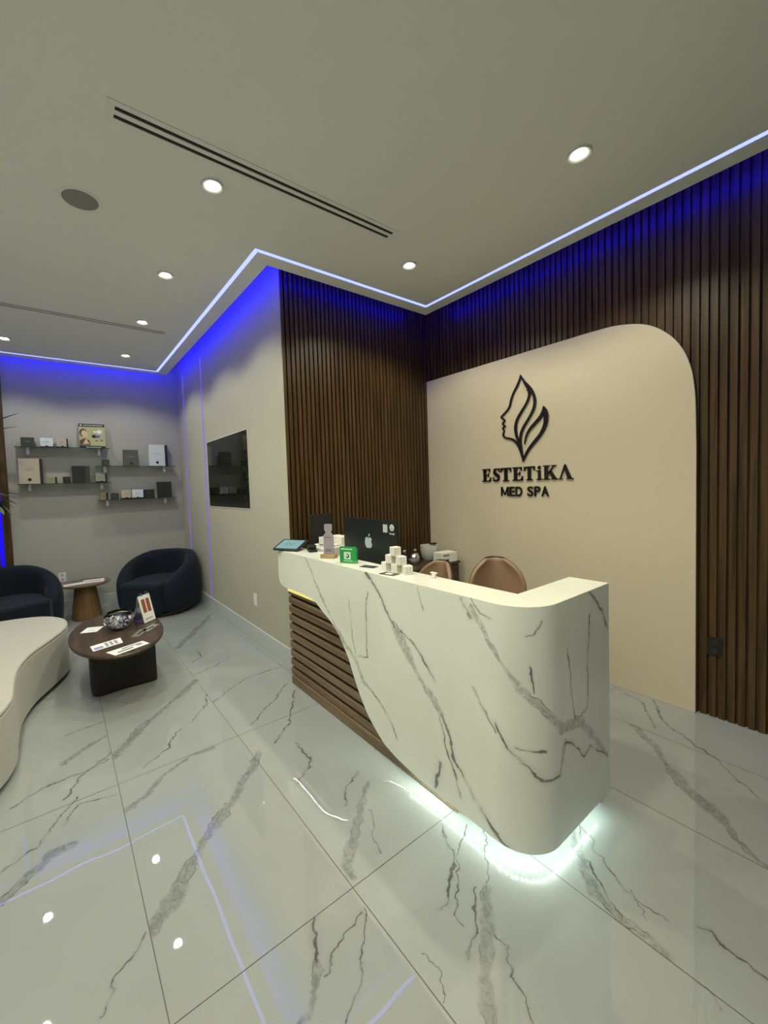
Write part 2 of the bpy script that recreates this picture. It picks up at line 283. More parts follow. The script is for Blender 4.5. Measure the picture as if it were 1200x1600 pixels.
FLOORV = [('b',0.045,0.794,2.104,0.726,1.998), ('b',0.045,0.726,1.998,0.565,1.847), ('b',0.05,0.565,1.847,0.416,1.727), ('b',0.05,0.416,1.727,0.271,1.559), ('b',0.05,0.271,1.559,0.172,1.465), ('t',0.008,0.161,1.484,0.122,1.434), ('t',0.008,0.122,1.434,0.067,1.401), ('t',0.008,0.067,1.401,0.057,1.35), ('t',0.008,0.057,1.35,0.017,1.309), ('b',0.05,-0.242,1.921,-0.168,1.995), ('b',0.05,-0.168,1.995,-0.096,2.048), ('b',0.05,-0.096,2.048,-0.033,2.045), ('t',0.01,-0.254,2.077,-0.125,2.167), ('t',0.01,-0.125,2.167,0.004,2.358), ('t',0.012,-0.242,2.47,-0.133,2.535), ('t',0.012,-0.133,2.535,0.041,2.554), ('t',0.012,0.041,2.554,0.156,2.588), ('t',0.008,-0.053,2.192,0.009,2.303), ('t',0.008,0.009,2.303,0.147,2.251), ('b',0.03,0.176,2.113,0.278,2.159), ('b',0.03,0.278,2.159,0.351,2.249), ('b',0.03,0.351,2.249,0.516,2.322), ('b',0.03,0.516,2.322,0.629,2.32), ('b',0.05,0.171,2.589,0.368,2.84), ('b',0.05,0.368,2.84,0.5,2.948), ('b',0.05,0.5,2.948,0.778,3.225), ('t',0.009,0.295,2.375,0.43,2.487), ('t',0.009,0.43,2.487,0.525,2.62), ('t',0.009,0.576,2.664,0.734,2.821), ('t',0.009,0.734,2.821,0.781,2.97), ('b',0.045,-0.046,2.704,0.052,2.781), ('b',0.045,0.052,2.781,0.163,2.842), ('t',0.014,-0.05,2.377,0.023,2.521), ('t',0.014,0.023,2.521,0.164,2.638), ('t',0.01,-0.042,3.015,0.165,3.03), ('b',0.05,0.818,4.022,1.023,4.316), ('b',0.05,1.023,4.316,1.367,4.827), ('t',0.012,0.832,4.009,1.1,4.368), ('t',0.01,0.94,3.816,0.939,3.67), ('t',0.01,0.939,3.67,0.838,3.589), ('t',0.01,0.779,2.815,1.043,2.995), ('t',0.01,1.043,2.995,1.368,3.012), ('t',0.01,0.87,2.389,1.053,2.517), ('t',0.01,1.053,2.517,1.297,2.722), ('t',0.01,0.775,3.338,0.986,3.378), ('t',0.01,0.986,3.378,1.404,3.744), ('t',0.016,1.276,2.58,1.16,2.385), ('t',0.016,1.16,2.385,1.052,2.235), ('t',0.016,1.052,2.235,0.919,2.129), ('t',0.014,1.012,2.051,1.006,1.894), ('t',0.014,1.006,1.894,0.974,1.811), ('t',0.014,0.974,1.811,0.868,1.764), ('b',0.03,1.132,1.535,1.004,1.43), ('b',0.03,1.004,1.43,0.881,1.322), ('b',0.04,0.881,1.322,0.799,1.236), ('b',0.04,0.799,1.236,0.788,1.188), ('t',0.009,1.139,1.644,1.034,1.573), ('t',0.009,1.034,1.573,0.967,1.493), ('t',0.008,1.034,1.405,1.022,1.344), ('t',0.008,1.022,1.344,0.973,1.301), ('t',0.008,0.973,1.301,0.938,1.216), ('t',0.015,0.619,1.168,0.577,1.08), ('t',0.015,0.577,1.08,0.543,1.049), ('b',0.025,0.543,1.049,0.488,0.964), ('b',0.025,0.488,0.964,0.445,0.959), ('t',0.008,0.544,1.013,0.639,1.054), ('t',0.008,0.639,1.054,0.751,1.077), ('t',0.008,0.77,1.081,0.703,1.003), ('t',0.008,0.703,1.003,0.632,0.932), ('t',0.008,0.632,0.932,0.548,0.877), ('t',0.012,1.231,1.157,1.162,1.071), ('t',0.012,1.162,1.071,1.136,1.007), ('t',0.012,1.136,1.007,1.072,0.974), ('t',0.012,1.072,0.974,1.024,0.932), ('t',0.012,1.024,0.932,0.971,0.928), ('t',0.007,1.32,1.083,1.22,1.046), ('t',0.007,1.22,1.046,1.152,1.018), ('t',0.006,1.143,1.001,1.045,0.916), ('t',0.006,1.045,0.916,0.982,0.877), ('t',0.006,0.982,0.877,0.988,0.836), ('b',0.04,1.147,0.871,1.015,0.767), ('b',0.045,1.015,0.767,0.921,0.702), ('b',0.045,0.921,0.702,0.853,0.636), ('t',0.012,1.107,0.895,1.0,0.795), ('t',0.012,1.0,0.795,0.925,0.766), ('t',0.009,1.042,0.762,1.037,0.713), ('t',0.009,1.037,0.713,0.972,0.661), ('t',0.005,0.815,0.86,0.831,0.805), ('t',0.005,0.831,0.805,0.787,0.745), ('t',0.005,1.336,1.018,1.181,0.895), ('t',0.005,1.181,0.895,1.118,0.857), ('b',0.04,1.609,0.795,1.527,0.714), ('b',0.04,1.527,0.714,1.419,0.615), ('b',0.05,1.419,0.615,1.393,0.537), ('b',0.05,1.393,0.537,1.398,0.466), ('b',0.05,1.398,0.466,1.389,0.413), ('t',0.009,1.684,0.799,1.559,0.712), ('t',0.009,1.559,0.712,1.459,0.602), ('t',0.009,1.459,0.602,1.393,0.537), ('t',0.009,1.658,0.767,1.636,0.708), ('t',0.009,1.636,0.708,1.597,0.682), ('t',0.009,1.597,0.682,1.565,0.617), ('t',0.009,1.565,0.617,1.54,0.566), ('t',0.009,1.54,0.566,1.51,0.522), ('t',0.007,1.51,0.522,1.503,0.436), ('t',0.005,1.54,0.546,1.444,0.489), ('t',0.014,1.563,0.377,1.578,0.35), ('t',0.014,1.578,0.35,1.563,0.306), ('t',0.014,1.563,0.306,1.563,0.257), ('t',0.014,1.563,0.257,1.547,0.21), ('b',0.04,2.611,0.926,2.477,0.774), ('b',0.04,2.477,0.774,2.321,0.664), ('b',0.055,2.321,0.664,2.221,0.544), ('b',0.055,2.221,0.544,2.148,0.445), ('b',0.035,2.148,0.445,2.046,0.349), ('b',0.035,2.046,0.349,2.01,0.277), ('t',0.01,3.002,1.138,2.899,0.971), ('t',0.01,2.899,0.971,2.674,0.848), ('t',0.014,2.995,0.949,2.795,0.837), ('t',0.014,2.795,0.837,2.713,0.743), ('t',0.014,2.713,0.743,2.619,0.582), ('t',0.007,2.619,0.582,2.541,0.482), ('t',0.007,2.541,0.482,2.415,0.366), ('t',0.01,0.976,0.658,0.959,0.621), ('t',0.01,0.959,0.621,0.935,0.571), ('t',0.006,1.387,0.331,1.346,0.284)]
TOPV = [('t',0.006,1.275,1.296,1.408,1.373), ('t',0.006,1.408,1.373,1.494,1.403), ('t',0.008,1.361,1.328,1.466,1.412), ('t',0.008,1.466,1.412,1.504,1.479), ('b',0.016,1.485,1.352,1.342,1.278), ('b',0.016,1.342,1.278,1.333,1.238), ('b',0.016,1.572,0.911,1.47,0.863), ('b',0.016,1.47,0.863,1.373,0.772), ('t',0.004,1.862,0.93,1.869,0.835), ('t',0.005,1.311,2.464,1.395,2.526), ('t',0.005,1.395,2.526,1.472,2.437), ('b',0.015,1.362,2.07,1.32,1.941), ('b',0.015,1.32,1.941,1.279,1.986)]
EMB = [[(1.853,2.28,0.0034), (1.861,2.242,0.0147), (1.885,2.196,0.017), (1.917,2.148,0.0147), (1.94,2.096,0.0147), (1.952,2.051,0.0147), (1.976,2.02,0.0136), (2.011,1.991,0.0136), (2.033,1.973,0.0125), (2.022,1.96,0.0125), (2.005,1.947,0.0113), (2.005,1.933,0.0113), (2.018,1.922,0.0113), (2.019,1.909,0.0113), (1.998,1.892,0.0102), (2.022,1.881,0.0113), (2.012,1.862,0.0125), (2.01,1.846,0.0125), (2.018,1.829,0.0136), (2.013,1.809,0.0136), (1.99,1.795,0.0136), (1.956,1.787,0.0147), (1.922,1.77,0.0159), (1.893,1.741,0.0181), (1.866,1.692,0.0204), (1.848,1.639,0.0181), (1.841,1.586,0.0034)],[(1.853,2.28,0.0034), (1.824,2.225,0.0159), (1.793,2.177,0.0295), (1.766,2.143,0.0272), (1.742,2.097,0.0204), (1.734,2.05,0.0204), (1.742,2.002,0.0204), (1.765,1.957,0.0193), (1.802,1.904,0.0193), (1.835,1.858,0.0204), (1.856,1.81,0.0204), (1.862,1.751,0.0181), (1.854,1.691,0.0159), (1.843,1.622,0.0113)],[(1.793,2.156,0.0159), (1.779,2.125,0.0181), (1.783,2.092,0.0181), (1.799,2.054,0.0181), (1.832,2.009,0.0181), (1.866,1.964,0.0204), (1.893,1.917,0.0204), (1.903,1.867,0.0227), (1.897,1.815,0.0204), (1.879,1.753,0.017), (1.861,1.691,0.0159)],[(1.665,2.001,0.0034), (1.651,1.963,0.0295), (1.645,1.922,0.034), (1.649,1.874,0.0317), (1.666,1.828,0.0283), (1.697,1.783,0.0249), (1.737,1.742,0.0249), (1.773,1.704,0.0227), (1.806,1.661,0.0204), (1.828,1.62,0.0159), (1.841,1.586,0.0034)],[(1.665,2.001,0.0034), (1.669,1.958,0.0227), (1.691,1.921,0.0249), (1.733,1.882,0.0227), (1.776,1.842,0.0204), (1.803,1.804,0.0159), (1.818,1.763,0.0113), (1.825,1.724,0.0034)]]

# ================================================================== SETTING
# floor: one slab, every tile carries its own marble
def tile_of(x, y): return (math.floor((x-TX0)/TXW), math.floor((y-TY0)/TYW))
tiles = {}
for s in FLOORV:
    for x, y in ((s[2], s[3]), (s[4], s[5])):
        L_ = tiles.setdefault(tile_of(x, y), [])
        if s not in L_: L_.append(s)
FB = (.335,.35,.34)
fmats = [M_grout] + [marble('floor_marble_generic', [], base=FB, seed=k+3) for k in range(3)]
fidx = {}
for k, sg in tiles.items():
    fmats.append(marble('floor_marble', sg, base=FB, seed=k[0]*3+k[1], generic=0, jit=.045)); fidx[k] = len(fmats)-1
bm = bm_new(); G = .0016
def quad(bm, x0, y0, x1, y1, z, mi):
    f = bm.faces.new([bm.verts.new(p) for p in ((x0, y0, z), (x1, y0, z), (x1, y1, z), (x0, y1, z))]); f.material_index = mi
X0, X1, Y0, Y1 = XL-.03, XB+.04, YN-.05, YS+.05
quad(bm, X0, Y0, X1, Y1, -.0012, 0)
for i in range(-3, 6):
    for j in range(-5, 6):
        a, b_ = max(TX0+i*TXW+G, X0), min(TX0+(i+1)*TXW-G, X1); c, d = max(TY0+j*TYW+G, Y0), min(TY0+(j+1)*TYW-G, Y1)
        if b_ > a and d > c: quad(bm, a, c, b_, d, 0, fidx.get((i, j), 1+(i*5+j*3) % 3))
struct('floor', bm, fmats, recalc=False)

# upper slab and the dropped ceiling that floats clear of the walls
bm = bm_new(); box(bm, XL-.2, YN-.2, 3.24, XB+.3, YS+.2, 3.34); struct('ceiling', bm, M_ceil)
CE = .16
cloud = [(XL+CE, YN), (XB-.03-CE, YN), (XB-.03-CE, YA-CE), (XT-CE, YA-CE), (XT-CE, YS-CE), (XL+CE, YS-CE)]
bm = bm_new(); prism(bm, cloud, H, H+.09); struct('ceiling', bm, M_ceil)
# walls
bm = bm_new(); box(bm, XL-.2, YS, 0, XT+.0, YS+.12, 3.24); struct('wall_back', bm, M_wallg)
bm = bm_new()
GY = [(4.980, 5.008), (5.816, 5.844)]
ys = [YA]+[v for g in GY for v in g]+[YS]
for a, b_ in zip(ys[0::2], ys[1::2]): box(bm, XT, a, 0, XT+.008, b_, 3.24)
box(bm, XT+.008, YA+.05, 0, XT+.1, YS, 3.24)
struct('wall_middle', bm, M_wall)
bm = bm_new(); box(bm, XT+.101, YA+.046, 0, XB+.05, YA+.14, 3.24); struct('wall_front_of_corner', bm, M_slatback).name = 'wall_centre'
bm = bm_new(); box(bm, XB+.025, YN, 0, XB+.12, YA+.045, 3.24); struct('wall_right', bm, M_slatback)
bm = bm_new(); box(bm, XL-.12, YN, 0, XL, YS, 3.24); struct('wall_left', bm, M_wallg)
bm = bm_new(); box(bm, XL-.12, YN-.12, 0, XB+.12, YN, 3.24); struct('wall_near', bm, M_wallg)
# slat cladding
bm = bm_new(); x = XT+.009
box(bm, XT+.0085, YA+.036, 0, XB+.03, YA+.045, 3.235)
while x < XB-.02:
    box(bm, x, YA+.004, .0, x+.027, YA+.037, 3.235); x += .0405
c = bpy.data.objects['wall_centre']; obj('slat_cladding', bm, M_slat, c, label='dark walnut vertical slats')
bm = bm_new(); y = YA+.01
box(bm, XB+.018, YN, 0, XB+.025, YA+.03, 3.235)
while y > YN+.05:
    box(bm, XB, y-.030, .0, XB+.02, y, 3.235); y -= .0425
obj('slat_cladding', bm, M_slat, bpy.data.objects['wall_right'], label='dark walnut vertical slats')
# skirtings
bm = bm_new(); box(bm, XT-.012, YA+.001, 0, XT, YS, .155); struct('baseboard_middle', bm, M_base, bevel=.002)
bm = bm_new(); box(bm, -.43, YS-.012, 0, XT-.012, YS, .155); struct('baseboard_back', bm, M_base, bevel=.002)
# dark timber panel at the left end of the shelf wall
t = thing('wood_panel', 'dark brown timber panel with a blue light line at the left of the shelf wall', 'wall panel', (-.74, YS-.02, 0))
bm = bm_new(); box(bm, XL, YS-.03, 0, -.545, YS, 3.23); box(bm, -.503, YS-.03, 0, -.432, YS, 3.23); box(bm, -.545, YS-.012, 0, -.503, YS, 3.23)
obj('panel', bm, M_slat, t, world=True)
bm = bm_new(); box(bm, -.543, YS-.020, .05, -.505, YS-.013, 3.0); obj('light_strip', bm, M_bluev, t, world=True, label='deep blue vertical light strip')
# violet light lines set in the television wall
for k, (a, b_) in enumerate(GY):
    bm = bm_new(); box(bm, XT-.001, a+.001, .156, XT+.007, b_-.001, 3.0); o = obj('light_strip', bm, M_groove)
    tag(o, ['thin violet light strip set upright in the beige wall, the one nearer the television', 'thin violet light strip set upright in the beige wall, the one nearest the room corner'][k], 'light strip')
# blue cove strips on the edge of the ceiling
for nm, a, lab in (('m', (XT-CE, YA-CE+.01, XT-CE+.006, YS-CE), 'above the television wall'), ('b', (XL+CE, YS-CE, XT-CE, YS-CE+.006), 'above the shelf wall'),
                   ('c', (XT-CE+.01, YA-CE, XB-.03-CE, YA-CE+.006), 'above the narrow slatted wall behind the desk'), ('r', (XB-.03-CE, YN+.1, XB-.024-CE, YA-CE), 'above the slatted wall that carries the sign'),
                   ('l', (XL+CE-.006, YN+.1, XL+CE, YS-CE), 'above the left wall')):
    bm = bm_new(); box(bm, a[0], a[1], H+.066, a[2], a[3], H+.088); tag(obj('cove_light', bm, M_blue), 'hidden blue light strip on the ceiling edge '+lab, 'light strip')
# unseen lip added under the cove strips to cut off their blue light
lip = [(p.x, p.y) for p in offset(cloud[::-1], -.018)][::-1]; lip2 = [(p.x, p.y) for p in offset(cloud[::-1], .003)][::-1]
bm = bm_new(); n = len(lip); V = [[bm.verts.new((x, y, z)) for x, y in P] for P in (lip, lip2) for z in (H+.052, H+.060)]
for i in range(1, n+1):
    j = i % n; i -= 1; j = (i+1) % n
    for a, b_ in ((0, 1), (1, 3), (3, 2), (2, 0)): bm.faces.new((V[a][i], V[a][j], V[b_][j], V[b_][i]))
struct('added_cove_lip', bm, M_ceil)
# glowing line let into the ceiling
IN = .135
inner = [(XL+CE+IN, YN+.3), (XB-.03-CE-IN, YN+.3), (XB-.03-CE-IN, YA-CE-IN), (XT-CE-IN, YA-CE-IN), (XT-CE-IN, YS-CE-IN), (XL+CE+IN, YS-CE-IN)]
bm = bm_new(); A = offset(inner, .014); B = offset(inner, -.014); n = len(inner)
va = [bm.verts.new((p.x, p.y, H-.0015)) for p in A]; vb = [bm.verts.new((p.x, p.y, H-.0015)) for p in B]
vc = [bm.verts.new((p.x, p.y, H+.002)) for p in A]; vd = [bm.verts.new((p.x, p.y, H+.002)) for p in B]
for i in range(n):
    j = (i+1) % n
    for q in ((va[i], va[j], vb[j], vb[i]), (vc[i], vc[j], vd[j], vd[i]), (va[i], va[j], vc[j], vc[i]), (vb[i], vb[j], vd[j], vd[i])): bm.faces.new(q)
tag(obj('ceiling_light_line', bm, M_line), 'continuous pale blue light line running round the white ceiling just inside its edge', 'light strip')

# beige backdrop with one rounded corner
out = [(.737, 0)]+[tuple(p) for p in smooth_open([(.737, 1.62), (.745, 1.93), (.777, 2.12), (.856, 2.275), (.985, 2.388), (1.16, 2.44), (1.35, 2.449)], 6)]+[(2.884, 2.449), (2.884, 0)]
MB = Matrix(((0, 0, 1, 0), (1, 0, 0, 0), (0, 1, 0, 0), (0, 0, 0, 1)))
bm = bm_new(); prism(bm, out, 3.017, 3.034, M=MB)
t = thing('backdrop_panel', 'tall beige wall panel with a rounded upper corner behind the reception desk', 'wall panel', (3.03, 1.8, 0))
obj('panel', bm, M_panel, t, world=True, bevel=.002)
bm = bm_new(); box(bm, 3.0345, 1.25, 2.425, 3.040, 2.87, 2.433); obj('light_strip', bm, emi('dim_violet_strip', (.2,.05,1), 3), t, world=True, label='dim violet light strip along the top edge')

# ================================================================== SIGN
t = thing('wall_sign', 'black raised sign of a face and flame emblem over the words ESTETiKA MED SPA', 'sign', (3.0, 1.85, 1.3))
ML = Matrix(((0, 0, -1, 3.0165), (-1, 0, 0, 0), (0, 1, 0, 0), (0, 0, 0, 1)))   # local x runs to the reader's right, local z towards the room
def strip(bm, pts, z0, z1, M=None, n=6):
    P = smooth_open([Vector(p) for p in pts], n); L_, R2 = [], []
    for i, p in enumerate(P):
        d = (P[min(i+1, len(P)-1)]-P[max(i-1, 0)]); d = Vector((d.x, d.y)).normalized(); nn = Vector((-d.y, d.x))*max(p.z, .0005)/2
        L_.append((p.x+nn.x, p.y+nn.y)); R2.append((p.x-nn.x, p.y-nn.y))
    v = [[bm.verts.new((q[0], q[1], z)) for q in ln] for ln in (L_, R2) for z in (z0, z1)]
    a, b_, c, d = v
    for i in range(len(P)-1):
        for q in ((a, b_), (c, d), (a, c), (b_, d)): bm.faces.new((q[0][i], q[0][i+1], q[1][i+1], q[1][i]))
    for i in (0, -1): bm.faces.new((a[i], b_[i], d[i], c[i]))
    if M is not None: bmesh.ops.transform(bm, matrix=M, verts=[x for y in v for x in y])
bm = bm_new()
for k, s in enumerate(EMB): strip(bm, [(-y, z, w_) for y, z, w_ in s], .001, .012+.0003*k, ML)
obj('emblem', bm, M_sign, t, world=True)
def letter(ch):
    bm = bm_new()
    def r(x0, y0, x1, y1): box(bm, x0, y0, 0, x1, y1, 1)
    def pg(p): prism(bm, p, 0, 1)
    if ch == 'E':
        r(.17, 0, .45, 1); r(0, .93, .9, 1); r(0, 0, 1, .07); r(.45, .47, .72, .54)
        pg([(.9, 1), (.72, .93), (.86, .70), (.9, .70)]); pg([(.78, .07), (1, 0), (1, .32), (.95, .32)]); pg([(.64, .5), (.72, .34), (.75, .34), (.75, .67), (.72, .67)])
    elif ch == 'T':
        r(.36, 0, .64, 1); r(.02, .93, .98, 1); r(.2, 0, .8, .06); pg([(.02, 1), (0, .68), (.05, .68), (.22, .93)]); pg([(.98, 1), (.78, .93), (.95, .68), (1, .68)])
    elif ch == 'i':
        r(.32, 0, .74, .68); r(0, 0, 1, .06); r(.02, .62, .4, .68); prism(bm, [(.53+.26*math.cos(a*math.pi/8), .88+.125*math.sin(a*math.pi/8)) for a in range(16)], 0, 1)
    elif ch == 'K':
        r(.12, 0, .36, 1); r(0, .94, .48, 1); r(0, 0, .48, .06); pg([(.34, .42), (.40, .36), (.84, .96), (.74, .96)]); r(.60, .94, .96, 1)
        pg([(.40, .52), (.56, .70), (.98, .04), (.70, .04)]); r(.58, 0, 1.04, .06)
    elif ch == 'A':
        pg([(.10, .03), (.18, .03), (.50, .86), (.44, 1)]); pg([(.44, 1), (.52, 1), (.94, .03), (.66, .03), (.40, .80)]); r(0, 0, .28, .05); r(.56, 0, 1.04, .05)
    elif ch == 'S':
        strip(bm, [(.93, .72, .06), (.84, .88, .1), (.56, .955, .1), (.26, .86, .22), (.24, .66, .28), (.52, .50, .28), (.78, .34, .28), (.74, .13, .22), (.42, .045, .1), (.13, .13, .1), (.05, .32, .06)], 0, 1)
        r(.87, .70, .93, 1); r(.05, 0, .11, .30)
    return bm
for ch, ya, yb in (('E', 2.235, 2.146), ('S', 2.127, 2.055), ('T', 2.050, 1.950), ('E', 1.940, 1.846), ('T', 1.836, 1.742), ('i', 1.730, 1.684), ('K', 1.676, 1.567), ('A', 1.556, 1.450)):
    bm = letter(ch); sc = Matrix.Diagonal((ya-yb, .108, .0115, 1)); bmesh.ops.transform(bm, matrix=ML@Matrix.Translation((-ya, 1.440, .0005))@sc, verts=bm.verts)
    obj('letter', bm, M_sign, t, world=True)
cur = -2.048
for ch, wd in (('M', .072), ('E', .050), ('D', .062), (' ', .028), ('S', .052), ('P', .052), ('A', .062)):
    wd *= .96
    if ch != ' ':
        if ch == 'M':
            bm = bm_new()
            for p in ([(0, 0), (.15, 0), (.15, 1), (0, 1)], [(.85, 0), (1, 0), (1, 1), (.85, 1)], [(0, 1), (.17, 1), (.57, .12), (.43, .12)], [(1, 1), (.83, 1), (.43, .12), (.57, .12)]): prism(bm, p, -.005, .005)
        else: bm = text_bm(ch, .11, .005, .0022)
        xs = [v.co.x for v in bm.verts]; ysv = [v.co.y for v in bm.verts]
        sx = wd/(max(xs)-min(xs)); sy = .078/(max(ysv)-min(ysv))
        bmesh.ops.transform(bm, matrix=ML@Matrix.Translation((cur, 1.312, .006))@Matrix.Diagonal((sx, sy, 1, 1))@Matrix.Translation((-min(xs), -min(ysv), 0)), verts=bm.verts)
        obj('letter', bm, M_sign, t, world=True)
    cur += wd+.009

# ================================================================== DESK
xf, yf, DH, xr, RC, YF = 1.283, .758, .99, 1.88, .16, 2.77
LF = YF-yf-RC; LA = RC*math.pi/2; LT = LF+LA+(xr-xf-RC)
def dpt(s, off=0.0):
    """point on the outline of the desk front at arc length s, moved inwards by off"""
    if s <= LF: return (xf+off, YF-s)
    if s <= LF+LA:
        a = (s-LF)/RC; return (xf+RC-(RC-off)*math.cos(a), yf+RC-(RC-off)*math.sin(a))
    return (xf+RC+(s-LF-LA), yf+off)
ED = [(0, .80), (.006, .775), (.02, .750), (.052, .735)]+EDGE[2:]+[(1.42, .066), (1.5, .062), (9, .062)]
def zb(s):
    for (s0, z0), (s1, z1) in zip(ED, ED[1:]):
        if s <= s1: return z0+(z1-z0)*(s-s0)/(s1-s0)
desk = thing('reception_desk', 'white marble reception desk with a rounded corner and horizontal wooden slats at its far end', 'reception desk', (1.58, 1.76, 0))
bm = bm_new(); uvl = bm.loops.layers.uv.new('uv'); ss = sorted(set([0, .006, .02]+[round(.02*i, 4) for i in range(2, int(LT/.02))]+[LF, LF+LA, LT]))
co = {}
def dv(s, z, off):
    v = bm.verts.new((*dpt(s, off), z)); co[v] = (s, z); return v
cols = [(dv(s, DH-.0012, 0), dv(s, zb(s), 0), dv(s, zb(s), .03), dv(s, DH-.0012, .03)) for s in ss]
CUT = (.95, 1.40, 1.82, 2.18); RNG = list(zip((-1,)+CUT, CUT+(9,)))
for i, (a, b_) in enumerate(zip(cols, cols[1:])):
    sm_ = (ss[i]+ss[i+1])/2; mi = [k for k, r in enumerate(RNG) if r[0] <= sm_ < r[1]][0]
    for k in range(4): bm.faces.new((a[k], a[(k+1) % 4], b_[(k+1) % 4], b_[k])).material_index = mi
bm.faces.new(cols[0]); bm.faces.new(cols[-1])
for f in bm.faces:
    for l in f.loops: l[uvl].uv = co[l.vert]
M_dm = [marble('desk_marble', [(q[0], q[1]*(1.7 if q[0] == 't' else 1.5))+tuple(q[2:]) for q in DESKV if max(q[2], q[4]) > r[0]-.05 and min(q[2], q[4]) < r[1]+.05], base=(.87,.89,.79), rough=.28, uv=True, generic=0, jit=.028) for r in RNG]
obj('marble_front', bm, M_dm, desk, smooth=True, world=True)
arc = [(xf+RC-RC*math.cos(a*math.pi/24)+.0, yf+RC-RC*math.sin(a*math.pi/24)) for a in range(13)]
top = [(xf+.001, YF)]+[(x+.0007, y+.0007) for x, y in arc]+[(xr, yf+.001), (xr, .925), (1.458, .925), (1.458, YF)]
bm = bm_new(); prism(bm, top, DH-.025, DH)
obj('countertop', bm, marble('counter_marble', [(a, w_*1.6)+tuple(r) for a, w_, *r in TOPV], base=(.80,.79,.70), rough=.25, generic=0, jit=.02), desk, world=True)
bm = bm_new(); box(bm, xr-.026, yf+.031, 0, xr-.001, .925, DH-.026); obj('end_panel', bm, M_white, desk, world=True)
bm = bm_new(); box(bm, 1.43, .93, 0, 1.457, YF-.01, DH-.026); box(bm, 1.457, .895, 0, xr-.027, .923, DH-.026); obj('inner_panel', bm, M_white, desk, world=True)
bm = bm_new(); box(bm, 1.3605, 1.05, .005, 1.375, YF-.03, .93); obj('backing_board', bm, mat('dark_desk_board', (.05,.03,.018), .7), desk, world=True)
for k in range(10):
    z = .706-.0668*k; s_end = None
    for q in range(0, 160):
        if zb(q*.01) < z-.05: s_end = q*.01+.08; break
    s_end = min(s_end or 1.5, 1.55)
    bm = bm_new(); 
    prism(bm, [(1.360, 2.745), (1.346, 2.743), (1.338, 2.735), (1.3355, 2.722), (1.3355, YF-s_end), (1.360, YF-s_end)], z-.043, z if k else .6805)
    obj('slat', bm, M_deskwood, desk, world=True, bevel=.002)
bm = bm_new(); box(bm, 1.322, YF-1.62, .004, 1.360, 2.70, .058); obj('base_board', bm, M_deskwood, desk, world=True)
# beads of the led strip that follows the cut edge and runs on under the desk
bm = bm_new(); s = .03
while s < LT-.08:
    x, y = dpt(s, .0315 if s < 1.33 else .020); z = zb(s)-.0045 if s >= 1.33 else zb(s)+.006
    if s < 1.33: x = xf+.038; y = YF-s
    q = .0023 if s >= 1.33 else .0016
    box(bm, x-q, y-q, z-q, x+q, y+q, z+q); s += .022
ls = obj('led_strip', bm, M_under, desk, world=True, label='row of greenish white light beads'); ls['kind'] = 'stuff'
bm = bm_new(); box(bm, 1.3350, 2.26, .682, 1.3595, 2.738, .712); obj('lit_board_glow', bm, M_boardglow, desk, world=True, label='added yellow glow standing for the lit board above the slats')  # glowing slab added where the strip's light would turn the top board yellow
# lower worktop on the staff side
bm = bm_new(); box(bm, 1.458, .93, .715, 1.98, 2.72, .74); obj('worktop', bm, M_white, desk, world=True, bevel=.003)
bm = bm_new(); box(bm, 1.50, 2.68, 0, 1.96, 2.71, .715); obj('side_panel', bm, M_white, desk, world=True)

# ================================================================== CEILING FITTINGS
bm = bm_new(); lathe(bm, [(.029, -.0005), (.050, -.012), (.053, -.012), (.057, -.001), (.057, .001), (.029, .001), (.029, -.0005)], 40); 
t0 = thing('ceiling_light', '', 'ceiling light', (2.11, .97, H), group='round downlights in the white ceiling')
obj('trim', bm, M_white, t0, smooth=True)
bm = bm_new(); lathe(bm, [(0, -.011), (.012, -.010), (.022, -.007), (.028, -.001), (.028, .001), (0, .001)], 32); obj('lens', bm, M_lamp, t0)
ld = bpy.data.lights.new('lamp', 'SPOT'); ld.energy = SPOT_W; ld.color = SPOT_COL; ld.spot_size = math.radians(138); ld.spot_blend = .42; ld.shadow_soft_size = .035
lo = bpy.data.objects.new('lamp', ld); C.objects.link(lo); lo.parent = t0; lo.location = (0, 0, -.016)
ld2 = ld.copy(); ld2.color = SPOT_COL_LOUNGE; ld2.energy = SPOT_W*.86
ld3 = ld.copy(); ld3.energy = SPOT_W*1.55; ld4 = ld.copy(); ld4.energy = SPOT_W*1.2
DL = [((2.11, .97), 'round downlight at the right, nearest the sign wall'), ((.73, 2.16), 'round downlight beside the long air slot, near the round speaker'), ((2.115, 2.16), 'round downlight above the far end of the desk, by the slatted corner'),
      ((.72, 3.23), 'third downlight of the row over the lounge, before the far air slot'), ((.72, 4.23), 'downlight just before the far thin air slot'), ((-.322, 5.35), 'downlight at the left edge, close to the shelf wall'), ((.72, 5.35), 'downlight nearest the corner of the shelf wall'),
      ((-.322, 4.23), 'round downlight just beyond the left edge, level with the far air slot'), ((-.322, 3.23), 'round downlight beyond the left edge, above the ivory bench'), ((-.322, 2.16), 'round downlight beyond the left edge, level with the round speaker'), ((-.322, .97), 'round downlight out of view above the left foreground'), ((.73, .97), 'round downlight above the camera side of the long air slot, out of view'), ((.73, -.25), 'round downlight behind the viewer, in line with the row over the lounge'), ((-.322, -.25), 'round downlight behind the viewer, near the left wall')]
for k, (p, lab) in enumerate(DL):
    o = t0 if k == 0 else copy_tree(t0)
    o.location = (p[0], p[1], H)
    for ch in o.children:
        if ch.type == 'LIGHT' and p[0] > 2: ch.data = ld3
        elif ch.type == 'LIGHT' and abs(p[1]-.97) < .1: ch.data = ld4
    if p[1] > 3:
        for ch in o.children:
            if ch.type == 'LIGHT': ch.data = ld2
    o['label'] = lab or 'round downlight in the white ceiling outside the view, towards the entrance or left wall'
